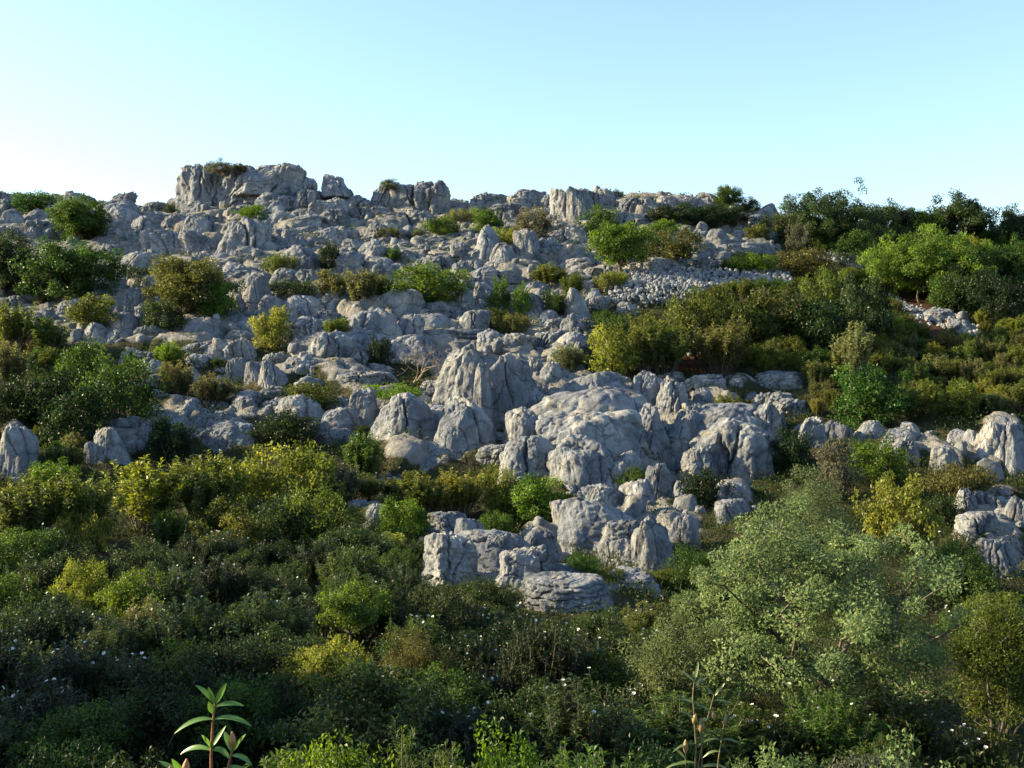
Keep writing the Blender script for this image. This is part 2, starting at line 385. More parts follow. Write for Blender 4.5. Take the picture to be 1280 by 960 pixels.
# x0 x1 ytop ybase style | label (None = described from its neighbours)
ROCKS = [
 (655,830,486,580,'d','massive rock core of the central outcrop, showing between its boulders'), (540,664,446,520,'d','broad rock mass behind the two tall pillars'), (478,600,508,560,'d','rock mass behind the big smooth pale boulder'), (706,838,630,690,'d','jointed rock mass above the lowest layered boulders'),
 (836,956,508,575,'d','rock mass joining the lit rib and the big flat-faced block'), (532,686,672,724,'d','layered rock mass of the lower outcrop'), (1200,1296,545,588,'d','smooth rock mass under the steep slabs at the right edge'), (1212,1296,645,682,'d','rock mass below the steep slabs, at the right edge'), (360,500,400,452,'d','broad rock mass behind the large split dome'), (236,310,528,566,'d','rock mass under the clustered heap of boulders'),
 (107,172,245,277,'d','smooth sloping grey slab on the left skyline above the dark green oaks'), (12,33,241,254,'b',None), (50,72,255,272,'d',None),
 (15,50,275,291,'r',None), (0,25,262,280,'d',None), (25,52,262,277,'d',None), (4,19,283,299,'b',None), (31,49,285,300,'d',None), (47,66,285,301,'d',None),
 (122,162,277,306,'d',None), (158,196,272,296,'d',None), (168,216,264,280,'r',None), (200,231,267,287,'r',None), (230,259,270,296,'d',None),
 (268,322,270,319,'f','broad shaded fluted grey boulder below the flat-topped skyline crag'), (150,188,295,318,'r',None), (173,224,288,322,'b',None), (219,269,290,320,'f',None),
 (129,186,312,347,'f','wide rounded boulder with fluted front beside the oaks on the left slope'), (150,213,322,349,'d',None), (264,320,327,351,'r',None), (293,323,309,329,'r',None),
 (149,181,367,396,'r',None), (166,182,382,406,'b',None), (134,166,392,413,'d',None), (219,273,396,428,'d','dark grey boulder at the foot of the lone tree among boulders'),
 (274,313,361,389,'d',None), (281,309,391,411,'d',None), (279,322,402,421,'d',None),
 (320,363,240,264,'r',None), (361,389,235,262,'r',None), (381,413,251,274,'d',None), (409,433,247,271,'b',None), (325,359,265,283,'l',None), (357,396,267,283,'l',None),
 (434,466,260,276,'b',None), (464,506,264,281,'r',None), (511,546,262,282,'r',None), (446,501,276,304,'r','cream-topped rugged boulder below the twin-block skyline crag'), (500,516,282,295,'d',None),
 (380,428,280,308,'r','pitted pale boulder with a green tuft on top, below the skyline pinnacle'), (349,371,282,303,'r',None), (299,331,277,313,'f',None), (314,351,302,321,'d',None), (349,406,304,341,'d','large smooth-sided boulder with a sunny left edge in the middle of the upper slope'),
 (374,391,322,341,'d',None), (412,448,315,342,'f',None), (427,451,299,316,'d',None), (446,481,300,328,'b',None), (454,491,321,341,'d',None), (480,508,330,348,'d',None), (504,551,320,341,'r',None),
 (514,533,295,311,'b',None), (530,556,295,311,'b',None), (574,596,290,306,'b',None), (561,583,325,341,'r',None), (586,621,335,356,'b',None), (562,590,304,322,'r',None),
 (299,328,345,388,'d',None), (318,358,369,398,'d','left of two smooth dark domes under the low dark mat of scrub'), (352,401,368,398,'d','right of two smooth dark domes under the low dark mat of scrub'), (396,451,358,387,'d','smooth blue-grey dome right below the tan rockroses of the middle slope'),
 (469,521,364,396,'d',None), (524,553,364,381,'d',None), (571,596,359,386,'s',None), (594,622,355,378,'b',None), (520,566,377,396,'b',None), (559,586,385,399,'d',None),
 (360,427,395,437,'b','large domed boulder split by a dark slanting crack, right of the yellowish bush'), (380,428,416,457,'f',None), (416,451,410,437,'d',None),
 (430,497,383,432,'f','big fluted grey boulder left of the vertical joint in the middle of the slope'), (495,526,393,431,'b','upright block just right of the vertical joint in the middle of the slope'), (521,578,393,417,'d',None), (574,609,391,421,'b',None),
 (421,461,432,464,'r','pale rugged boulder full of hollows above the flat shelf'), (449,468,444,464,'s',None), (478,541,419,457,'d','broad grey boulder behind the bare dry bush'), (522,602,411,429,'l','thin sunlit bed of broken stone above the fluted pillar'),
 (540,620,432,524,'f','tall fluted limestone pillar right of the bare dry bush'), (563,601,426,442,'d',None), (590,616,455,545,'b','narrow dark rock wedged between the two tall pillars'),
 (604,666,443,535,'d','tall pale tapering pillar right of the narrow dark rock'),
 (308,326,456,487,'d',None), (323,358,451,491,'f','rounded grey boulder with a dark crack, left of the heap of small stones'), (358,379,461,479,'d',None), (352,371,449,464,'d',None), (372,394,447,470,'d',None),
 (406,471,463,494,'b','low grey outcrop with short joints below the pale rugged boulder'), (459,498,466,484,'d',None), (394,421,456,477,'r',None), (435,466,491,532,'d',None), (479,521,489,503,'l',None),
 (462,556,494,562,'d','big smooth pale boulder in the centre left of the slope'), (534,612,499,579,'d','tall leaning boulder right of the big smooth pale boulder'), (481,577,556,592,'d','low broad boulder in front of the big smooth pale boulder'),
 (396,441,511,544,'d','angular grey boulder left of the big smooth pale boulder'), (406,446,539,557,'d',None), (374,408,529,552,'d',None), (339,398,498,534,'d',None), (311,343,509,532,'d',None), (296,313,503,527,'d',None),
 (-8,38,534,603,'d','upright grey boulder at the left edge above the lit rockroses'), (101,119,555,579,'d',None), (113,159,538,586,'d','blunt pale boulder standing alone before the dark scrub on the left'),
 (166,199,529,569,'d',None), (186,236,519,563,'d','dark boulder half hidden behind a round bush on the left slope'), (211,244,504,532,'d',None), (177,196,509,524,'d',None), (235,256,526,553,'d',None), (254,288,531,554,'d',None), (273,307,524,556,'d','round-topped boulder at the right end of a clustered heap on the left'), (235,284,542,568,'d','flat-fronted pale boulder at the foot of a clustered heap on the left'),
 (159,201,489,514,'d',None), (171,198,454,477,'d',None), (166,206,409,429,'r',None), (209,236,421,437,'d',None), (126,153,414,429,'d',None), (101,129,406,427,'d',None), (111,133,424,439,'d',None), (74,99,413,427,'d',None),
 (249,283,431,452,'d',None), (279,321,414,432,'d',None), (281,321,427,457,'r',None), (284,311,451,479,'d',None), (284,311,499,524,'d',None), (254,279,474,492,'d',None), (227,249,461,480,'d',None),
 (599,631,414,447,'b',None), (621,668,417,454,'b','blocky pale boulder above the tall tapering pillar'), (686,733,419,447,'d',None), (684,731,439,470,'d','sloping boulder behind a pale wispy bush'), (654,677,451,482,'s',None), (667,701,457,490,'d',None),
 (678,792,466,524,'d','long smooth dome at the top of the central outcrop'), (656,684,489,517,'d',None), (666,761,490,546,'d','rounded middle boulder of the central outcrop with a sunny crest'), (756,791,506,526,'d',None),
 (688,822,516,596,'b','largest boulder of the central outcrop, sunlit and sharply weathered along its left top'), (637,700,512,582,'d','left buttress of the central outcrop with a bright knob on top'), (629,708,549,611,'d','low fluted foot of the central outcrop beside the yellow-green bush'), (696,765,556,620,'d',None),
 (786,843,506,584,'d','curved smooth flank on the right of the central outcrop'), (791,827,471,522,'b',None), (824,852,476,527,'r',None), (844,883,506,565,'r','brightly lit rugged rib right of the central outcrop'), (834,878,526,578,'d',None), (871,903,489,517,'d',None),
 (746,796,579,618,'d','front left boulder of the small trio below the central outcrop'), (771,803,566,600,'d','back boulder of the small trio below the central outcrop'), (806,841,581,623,'s','right boulder of the small trio below the central outcrop'),
 (854,898,556,603,'r','stubby sunlit-topped boulder left of the big flat-faced block'), (719,778,610,660,'b','wide cracked boulder with layered top under the small trio'), (775,823,609,654,'d',None), (891,913,610,642,'s',None), (845,863,606,639,'d',None),
 (880,967,526,606,'k','big flat-faced grey block with a lit upper corner, right of the central outcrop'), (948,967,512,562,'f',None), (911,939,476,497,'d',None), (937,978,494,518,'r',None), (949,972,529,550,'d',None),
 (1000,1029,527,568,'d',None), (1027,1054,530,556,'d',None), (1043,1070,532,558,'d','rounded knob above the bright green bush on the right slope'), (1071,1106,530,553,'d',None), (1104,1165,537,575,'d','long smooth boulder behind the bright green bush on the right slope'), (1119,1153,550,581,'r',None), (1131,1153,530,547,'d',None),
 (1190,1221,541,568,'d',None), (1211,1261,544,588,'d',None), (1226,1266,530,592,'d','rounded slab among the steep slabs at the right edge'), (1244,1288,528,598,'d','steepest smooth slab cut off by the right edge'), (1171,1211,559,593,'d','split egg-shaped boulder left of the steep slabs on the right'),
 (1199,1228,616,653,'d',None), (1225,1286,616,652,'b','broad pale block at the right edge above the dark overhang'), (1214,1263,647,688,'d',None), (1260,1290,629,678,'d',None), (1228,1286,678,726,'r','dark undercut boulder low at the right edge'),
 (899,939,610,640,'s',None), (902,943,628,655,'d',None), (938,976,656,672,'d',None),
 (527,591,643,677,'l','dark layered block highest of the lower outcrop on its left side'), (571,606,655,693,'d',None), (524,601,673,739,'l','stepped layered boulder on the left of the lower outcrop'), (611,641,674,720,'b',None), (618,695,687,743,'l','shaded layered block in the middle of the lower outcrop'), (651,698,665,699,'d',None),
 (655,767,726,772,'l','lowest broad boulder ringed by layers, at the foot of the lower outcrop'), (686,732,709,736,'l',None), (768,826,719,745,'l',None), (746,814,655,709,'l','banded blocky boulder on the right of the lower outcrop'), (693,726,631,667,'b',None), (722,770,612,677,'d','smooth upright boulder right above the lower outcrop'), (446,479,635,667,'d',None),
 (836,879,647,696,'d','rounded boulder left of the silvery olive crown'), (802,839,657,718,'f',None),
 (599,637,240,257,'r',None), (636,653,244,257,'r',None), (671,701,241,260,'r',None), (692,724,238,282,'k',None), (712,740,232,282,'k','thin dark pinnacle standing in the skyline cleft'), (724,751,237,264,'b',None), (741,771,236,257,'r',None), (771,801,244,267,'r','pale blocky skyline rock above the dome-shaped tree'), (796,826,245,267,'r',None), (821,849,245,260,'r',None), (837,879,245,260,'d',None), (876,900,250,262,'d',None),
 (599,646,254,280,'r',None), (684,706,267,282,'b',None), (693,736,278,312,'k','square grey block with a pale flat top left of the dome-shaped tree'), (691,739,306,332,'b','pale sunny slab below the square flat-topped block'), (764,791,264,280,'r',None), (786,818,271,289,'r',None),
 (614,649,301,332,'d','rounded pale boulder below the low yellow-green mat'), (646,676,289,332,'f',None), (674,701,299,327,'d',None), (599,616,284,327,'d',None), (649,671,326,337,'d',None), (701,756,323,338,'d',None),
 (781,809,327,342,'r',None), (806,863,321,342,'d',None), (869,886,279,299,'d',None), (889,921,286,312,'d',None), (696,751,344,357,'l',None), (656,686,354,377,'b',None), (709,738,364,399,'s',None), (659,681,369,397,'d',None), (731,751,364,380,'d',None), (741,771,371,385,'d',None),
 (676,698,389,405,'d',None), (704,731,394,417,'d',None), (774,798,379,394,'d',None),
 (923,984,301,322,'d',None), (1027,1094,312,337,'d','long low smooth slab left of the wide bright green tree'), (1157,1192,387,405,'b',None), (1193,1221,401,419,'b',None), (944,976,255,277,'d',None), (548,593,246,264,'r',None), (587,621,241,264,'r',None),
]
# crags: things with parts
CRAGS = [
 ('skyline_crag', 'massive flat-topped limestone crag on the left skyline', (300, 262),
  [(219,276,198,262,'r'), (240,308,200,264,'r'), (276,346,201,262,'r'), (312,374,199,250,'k'), (334,384,216,250,'b'), (222,282,236,268,'r'), (344,374,202,232,'b'), (266,336,230,268,'r'), (286,360,204,236,'b')]),
 ('skyline_pinnacle', 'narrow stacked rock pinnacle on the skyline between the two crags', (424, 268),
  [(403,435,215,240,'s'), (410,440,233,256,'d'), (424,462,240,268,'r'), (386,414,233,258,'r')]),
 ('skyline_crag', 'twin-block pale crag on the skyline right of the pinnacle', (510, 262),
  [(463,494,224,256,'r'), (486,536,223,264,'k'), (524,560,223,262,'k')]),
]

OCC = np.zeros((960, 1280))
def mark(x0, x1, y0, y1, val=1):
    x0, x1 = int(max(x0, 0)), int(min(x1, 1280)); y0, y1 = int(max(y0, 0)), int(min(y1, 960))
    if x1 > x0 and y1 > y0: OCC[y0:y1, x0:x1] = np.maximum(OCC[y0:y1, x0:x1], val)
def occ(x0, x1, y0, y1):
    x0, x1 = int(max(x0, 0)), int(min(x1, 1280)); y0, y1 = int(max(y0, 0)), int(min(y1, 960))
    return OCC[y0:y1, x0:x1].mean() if x1 > x0 and y1 > y0 else 0

THINGS = []    # (object, kind word, size word, px, row) still waiting for a label
for (x0, x1, yt, yb, s, lab) in ROCKS:
    o = put_rock('rock_pillar' if s == 's' and yb - yt > 70 else 'boulder', x0, x1, yt, yb, s, hero=lab is not None)
    tag(o, lab, 'boulder', 'limestone boulders on the slope')
    if not lab: THINGS.append((o, {'k': 'blocky grey boulder', 'd': 'rounded grey boulder', 'b': 'blocky grey boulder', 'r': 'rugged pale boulder', 'l': 'layered grey rock', 'f': 'fluted grey boulder', 's': 'pointed grey rock'}[s], x1 - x0, (x0 + x1) / 2, (yt + yb) / 2))
    mark(x0 + 2, x1 - 2, yt + 2, yb - 1)
for name, lab, (cx, cb), blocks in CRAGS:
    X, Y, Z = hit(cx, cb); Y = 102; X = (cx - CX) / F * Y; Z = float(terrain(np.array([X]), np.array([Y]))[0])
    e = link(name, None, None, (X, Y, Z)); tag(e, lab, 'crag')
    for (x0, x1, yt, yb, s) in blocks:
        k = R.uniform(-.8, .8)
        yy = Y + k; zz = (CY - yb) / F * yy
        put_rock('rock_block', x0, x1, yt, yb, s, True, e, 1.0, at=((x0 + x1 - 2 * CX) / 2 / F * yy, yy, zz))
        mark(x0, x1, yt, yb)

# ------------------------------------------------------------------ plants
OCC1 = OCC.copy()
def quadcurve(a, b, c, n=6):
    t = np.linspace(0, 1, n)[:, None]
    return (1 - t) ** 2 * a + 2 * t * (1 - t) * b + t ** 2 * c

def crown_plant(seed, W, H, base, nclump, clr, nleaf, ln, wd, trunk_r, stems=1, gap=.0, flat=.8, low=.35, nlimb=7, lumps=.22, narrow=0., window=0.):
    """crown of leaf clumps carried by trunk, limbs and twigs. -> (leaf bag, wood bag)"""
    g = np.random.default_rng(seed); lb = Bag(); wb = Bag()
    zc = H * (base + 1) / 2; hz = H * (1 - base) / 2
    C = []
    off = g.uniform(0, 50, 3); tries = 0
    while len(C) < nclump and tries < nclump * 30:
        tries += 1
        d = g.normal(size=3); d /= np.linalg.norm(d)
        if d[2] < 0 and g.random() > low + .5: continue
        rr = g.uniform(.15, 1) ** .45 * (1 + lumps * float(pn((d * 1.9 + off)[None])[0]) * 1.6)
        if gap and float(pn((d * rr * 2.3 + off + 7)[None])[0]) < gap - .55: continue
        sq = 1 - narrow * max(d[2], 0) * rr
        if window and d[1] < .25 and abs(d[0] * rr) < window * 2 and d[2] * rr < .12: continue
        C.append((d[0] * rr * (W / 2 - clr * .6) * sq, d[1] * rr * (W / 2 - clr * .6) * sq, zc + d[2] * rr * (hz - clr * .4)))
    C = np.array(C)
    qx = np.percentile(np.abs(C[:, :2]), 96, axis=0); C[:, :2] *= np.clip((W / 2 - clr * .55) / qx, .8, 1.5)
    C[:, 2] = H * base + clr * .5 + (C[:, 2] - C[:, 2].min()) / (C[:, 2].max() - C[:, 2].min()) * (H * (1 - base) - clr * 1.0)
    ctr = np.array([0, 0, zc - hz * .3])
    for c in C:
        k = max(4, int(nleaf * g.uniform(.6, 1.35)))
        q = g.normal(size=(k, 3)); q /= np.linalg.norm(q, axis=1)[:, None]
        rr = clr * g.uniform(.75, 1.3) * g.uniform(.1, 1, (k, 1)) ** .42
        pos = c + q * rr * np.array([1, 1, flat])
        out = c - ctr; out = out / max(np.linalg.norm(out), 1e-6)
        nr = q * .7 + out * .5 + np.array([0, 0, .45]) + g.normal(size=(k, 3)) * .5
        dr = q * .6 + g.normal(size=(k, 3)) * .8 + np.array([0, 0, .15])
        t = np.clip(.45 + g.normal() * .16 + g.normal(size=k) * .17, 0, 1)
        leaves(pos, dr, nr, ln * g.uniform(.7, 1.3, k), wd * g.uniform(.75, 1.25, k), t, lb)
    # wood
    bases_ = [np.array([g.normal() * .03 * W, g.normal() * .03 * W, -.25]) for _ in range(stems)]
    if stems > 1: bases_ = [b + np.array([math.cos(k * 6.28 / stems), math.sin(k * 6.28 / stems), 0]) * .05 * W for k, b in enumerate(bases_)]
    limb_pts = []
    sel = C[g.permutation(len(C))[:nlimb]]
    fork = []
    for b in bases_:
        top = np.array([b[0] * 1.3 + g.normal() * .03 * W, b[1] * 1.3 + g.normal() * .03 * W, max(H * base * .9, H * .12)])
        mid = (b + top) / 2 + np.array([g.normal(), g.normal(), 0]) * .025 * H
        P = quadcurve(b, mid, top, 6); v, f = tube(P, np.linspace(trunk_r * 1.25, trunk_r * .8, 6) / math.sqrt(stems), 7); wb.add(v, f)
        fork.append(top)
    for k, c in enumerate(sel):
        a = fork[k % len(fork)]
        e = c * .92 + ctr * .08
        mid = a * .45 + e * .55 + np.array([g.normal() * .05 * W, g.normal() * .05 * W, -.04 * H + g.normal() * .03 * H])
        P = quadcurve(a, mid, e, 8) + g.normal(size=(8, 3)) * .012 * W * np.linspace(0, 1, 8)[:, None]
        P[0] = a
        v, f = tube(P, np.linspace(trunk_r * .62, trunk_r * .12, 8), 5); wb.add(v, f)
        limb_pts.append(P[2:])
    LP = list(np.concatenate(limb_pts)); nl = len(LP); par = [-1] * nl; own = [1] * nl
    fk = np.mean(fork, 0); order = np.argsort(((C - fk) ** 2).sum(1))
    for i in order:
        c = C[i]; A = np.array(LP); dd = np.sqrt(((A - c) ** 2).sum(1)) + .25 * np.sqrt(((A - fk) ** 2).sum(1)) + np.maximum(A[:, 2] - c[2], 0) * .5
        j = int(np.argmin(dd)); LP.append(c); par.append(j); own.append(1)
    for i in range(len(LP) - 1, nl - 1, -1): own[par[i]] += own[i]
    for i in range(nl, len(LP)):
        a = LP[par[i]]; c = LP[i]; L_ = np.linalg.norm(c - a); r1 = min(.085 * trunk_r * math.sqrt(own[i]) + .0015, .4 * trunk_r)
        v, f = tube(quadcurve(a, (a + c) / 2 + g.normal(size=3) * .10 * L_ + np.array([0, 0, -.05 * L_]), c, 4), np.linspace(r1, r1 * .65, 4), 4); wb.add(v, f)
    return lb, wb

def upright_plant(seed, W, H, nstem, nleaf, ln, wd, sr=.012):
    """rockrose: many upright leafy stems"""
    g = np.random.default_rng(seed); lb = Bag(); wb = Bag(); tips = []
    for k in range(nstem):
        az = g.uniform(0, 2 * math.pi); rr = math.sqrt(g.random())
        b = np.array([math.cos(az) * rr * .10 * W, math.sin(az) * rr * .10 * W, -.15])
        Ht = H * (g.uniform(.55, 1.0)) * (1 - .28 * rr * rr)
        e = np.array([math.cos(az + g.normal() * .3) * rr * W * .48, math.sin(az + g.normal() * .3) * rr * W * .48, Ht])
        mid = np.array([e[0] * .75, e[1] * .75, Ht * .45])
        P = quadcurve(b, mid, e, 7); v, f = tube(P, np.linspace(sr * 1.3, sr * .4, 7), 4); wb.add(v, f)
        paths = [P]; tips.append(e)
        for s in range(g.integers(2, 5)):
            i = g.integers(2, 6); a = P[i]; dv = g.normal(size=3) * np.array([1, 1, .2]); dv /= np.linalg.norm(dv)
            lnn = H * g.uniform(.14, .32); e2 = a + dv * lnn * .55 + np.array([0, 0, lnn])
            e2[2] = min(e2[2], H)
            Q = quadcurve(a, a + dv * lnn * .5 + np.array([0, 0, lnn * .3]), e2, 4); v, f = tube(Q, np.linspace(sr * .6, sr * .3, 4), 3); wb.add(v, f)
            paths.append(Q); tips.append(e2)
        for qi, Q in enumerate(paths):
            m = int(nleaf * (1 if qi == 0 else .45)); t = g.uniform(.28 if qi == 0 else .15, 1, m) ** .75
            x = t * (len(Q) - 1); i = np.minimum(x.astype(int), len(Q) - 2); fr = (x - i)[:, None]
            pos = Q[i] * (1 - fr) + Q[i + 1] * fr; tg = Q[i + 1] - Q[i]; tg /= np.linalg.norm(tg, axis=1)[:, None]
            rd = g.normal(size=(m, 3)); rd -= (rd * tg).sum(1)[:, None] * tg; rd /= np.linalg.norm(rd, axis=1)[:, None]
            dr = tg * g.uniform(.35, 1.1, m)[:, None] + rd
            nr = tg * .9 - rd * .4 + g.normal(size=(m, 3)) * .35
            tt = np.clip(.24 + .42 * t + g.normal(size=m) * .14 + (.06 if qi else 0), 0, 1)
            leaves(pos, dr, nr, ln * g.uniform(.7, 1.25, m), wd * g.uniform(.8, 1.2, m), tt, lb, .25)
    return lb, wb, np.array(tips)

def dry_plant(seed, W, H):
    g = np.random.default_rng(seed); wb = Bag()
    def grow(a, d, l, r, lev):
        mid = a + d * l * .5 + g.normal(size=3) * l * .10; e = a + d * l + g.normal(size=3) * l * .12
        v, f = tube(quadcurve(a, mid, e, 5), np.linspace(r, r * .55, 5), 5 if lev < 2 else 3); wb.add(v, f)
        if lev >= 4: return
        for k in range(3 if lev < 3 else 4):
            dd = d + g.normal(size=3) * .62 + np.array([0, 0, .08]); dd /= np.linalg.norm(dd)
            grow(a * .3 + e * .7 if k == 0 else e, dd, l * g.uniform(.55, .8), r * .55, lev + 1)
    for k in range(4):
        d = np.array([g.normal() * .8, g.normal() * .5, 1.]); d /= np.linalg.norm(d)
        grow(np.array([0, 0, -.2]), d, H * .36, .045, 0)
    v, f, t = wb.get(); lo, hi = v.min(0), v.max(0)
    v[:, :2] = (v[:, :2] - (lo + hi)[:2] / 2) / (hi - lo)[0] * W; v[:, 2] = (v[:, 2] - lo[2]) / (hi[2] - lo[2]) * (H + .2) - .2
    return v, f

class Kind: pass
def pack(lb, wb, W, H, leafmat=None, tips=None, barkmat=None):
    k = Kind(); k.W, k.H, k.tips = W, H, tips
    lv, lf, lt = lb.get(); wv, wf, wt = wb.get()
    k.leaf = make_mesh('crown', lv, lf, [leafmat or M_LEAF], False, lt)
    k.wood = make_mesh('wood', wv, wf, [barkmat or M_BARK], True)
    k.joint = make_mesh('plant', np.concatenate([lv, wv]), np.concatenate([lf, wf + len(lv)]), [leafmat or M_LEAF, barkmat or M_BARK], False,
                        np.concatenate([lt, wt]), np.concatenate([np.zeros(len(lf)), np.ones(len(wf))]))
    return k

KINDS = {}
for s in range(6):      # rounded evergreen bush, ref 2 m; far = coarser leaves
    KINDS['round', 'far', s] = pack(*crown_plant(100 + s, 2.2, 1.8, .02, 85, .26, 62, .105, .062, .05, 4, .30, .85, .5, 8, .35), 2.2, 1.8)
    KINDS['round', 'near', s] = pack(*crown_plant(120 + s, 2.2, 1.8, .02, 105, .24, 95, .072, .044, .05, 4, .36, .85, .5, 8, .40), 2.2, 1.8)
    W, H = 1.5, 1.4
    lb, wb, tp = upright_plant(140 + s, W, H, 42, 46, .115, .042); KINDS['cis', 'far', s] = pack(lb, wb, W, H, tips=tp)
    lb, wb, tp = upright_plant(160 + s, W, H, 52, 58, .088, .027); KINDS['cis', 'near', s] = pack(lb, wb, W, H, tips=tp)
for s in range(4):      # trees, ref 5 m
    KINDS['oak', 'far', s] = pack(*crown_plant(200 + s, 5., 4.6, .03, 230, .44, 85, .17, .10, .14, 2, .30, .85, .9, 10, .40), 5., 4.6)
    KINDS['oak', 'near', s] = KINDS['oak', 'far', s]
    KINDS['mat', 'far', s] = pack(*crown_plant(220 + s, 2.6, .8, .0, 80, .22, 55, .09, .05, .03, 4, .2, .7, .3, 8, .25), 2.6, .8)
    KINDS['mat', 'near', s] = KINDS['mat', 'far', s]
    KINDS['olive', 'far', s] = pack(*crown_plant(240 + s, 3.4, 3.6, .06, 170, .30, 80, .095, .035, .07, 3, .36, .85, .5, 9, .35, .3), 3.4, 3.6)
    KINDS['olive', 'near', s] = KINDS['olive', 'far', s]

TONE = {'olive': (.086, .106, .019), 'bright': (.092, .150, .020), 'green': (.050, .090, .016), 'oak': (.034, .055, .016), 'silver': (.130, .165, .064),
        'brown': (.084, .086, .024), 'yellow': (.150, .168, .028), 'grey': (.098, .104, .055), 'dark': (.018, .034, .010), 'tan': (.108, .112, .036)}
NAMES = {'round': 'evergreen_shrub', 'cis': 'rockrose_shrub', 'oak': 'oak_tree', 'mat': 'low_shrub', 'olive': 'olive_tree'}
CATS = {'round': 'shrub', 'cis': 'shrub', 'oak': 'tree', 'mat': 'shrub', 'olive': 'tree'}
DESC = {'olive': 'olive-green', 'bright': 'bright green', 'green': 'green', 'oak': 'dark green', 'silver': 'silvery', 'brown': 'brownish', 'yellow': 'yellowish', 'grey': 'grey-green', 'dark': 'dark', 'tan': 'tan'}
KDESC = {'round': 'round bush', 'cis': 'rockrose', 'oak': 'oak', 'mat': 'low bush', 'olive': 'olive tree'}
GROUPS = {'round': 'evergreen bushes among the rocks and scrub', 'cis': 'rockrose shrubs on the slope', 'oak': 'oak trees on the hill', 'mat': 'low bushes among the rocks', 'olive': 'wild olive trees'}

# flower mesh
def flower_mesh():
    v = []; f = []; mi = []
    for k in range(5):
        a = k * 2 * math.pi / 5; c, s = math.cos(a), math.sin(a)
        for (r, w, z) in ((.006, 0, 0), (.03, .022, .008), (.048, 0.006, .016), (.03, -.022, .008)):
            v.append((c * r - s * w, s * r + c * w, z))
        f.append([4 * k, 4 * k + 1, 4 * k + 2, 4 * k + 3]); mi.append(0)
    n = len(v)
    for k in range(4): a = k * math.pi / 2; v.append((math.cos(a) * .012, math.sin(a) * .012, .012))
    f.append([n, n + 1, n + 2, n + 3]); mi.append(1)
    return make_mesh('flower', v, f, [M_PETAL, M_FLOWERHEART], False, None, mi)
M_FLO = flower_mesh()
NFLOW = [0]

def put_plant(x0, x1, yt, yb, kind, tone, label=None, flowers=0, ylim=5.0, kobj=None, at=None):
    cx = (x0 + x1) / 2
    X, Y, Z = at if at else hit(cx, yb, ylim)
    w = (x1 - x0) * Y / F; h = (yb - yt) * Y / F
    lod = 'near' if Y < 34 else 'far'
    k = kobj or KINDS[kind, lod, int(R.integers(0, 4 if kind in ('oak', 'mat', 'olive') else 6))]
    s = (w / k.W, w / k.W * R.uniform(.9, 1.1), h / k.H); rz = R.uniform(0, 6.28)
    if kobj: rz = 0
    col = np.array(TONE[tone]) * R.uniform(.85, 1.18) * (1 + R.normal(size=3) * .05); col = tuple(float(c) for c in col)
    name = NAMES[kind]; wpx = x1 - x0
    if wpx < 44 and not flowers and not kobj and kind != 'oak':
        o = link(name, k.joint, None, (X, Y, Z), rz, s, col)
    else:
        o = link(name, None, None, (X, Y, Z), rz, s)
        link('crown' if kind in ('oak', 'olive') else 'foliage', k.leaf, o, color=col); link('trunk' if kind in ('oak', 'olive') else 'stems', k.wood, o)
        if flowers and k.tips is not None:
            tp = k.tips[np.argsort(-k.tips[:, 2] + R.uniform(0, 1.1, len(k.tips)))]
            for p in tp[:flowers]:
                fl = link('flower', M_FLO, o, tuple(p + np.array([0, 0, .01])), R.uniform(0, 6)); fl.rotation_euler = (R.uniform(-.9, .9), R.uniform(-.9, .9), R.uniform(0, 6))
                q = R.uniform(.42, .7); fl.scale = (q / s[0], q / s[1], q / s[2]); NFLOW[0] += 1
    tag(o, label, CATS[kind], GROUPS[kind])
    if not label: THINGS.append((o, DESC[tone] + ' ' + KDESC[kind], wpx, cx, (yt + yb) / 2))
    return o

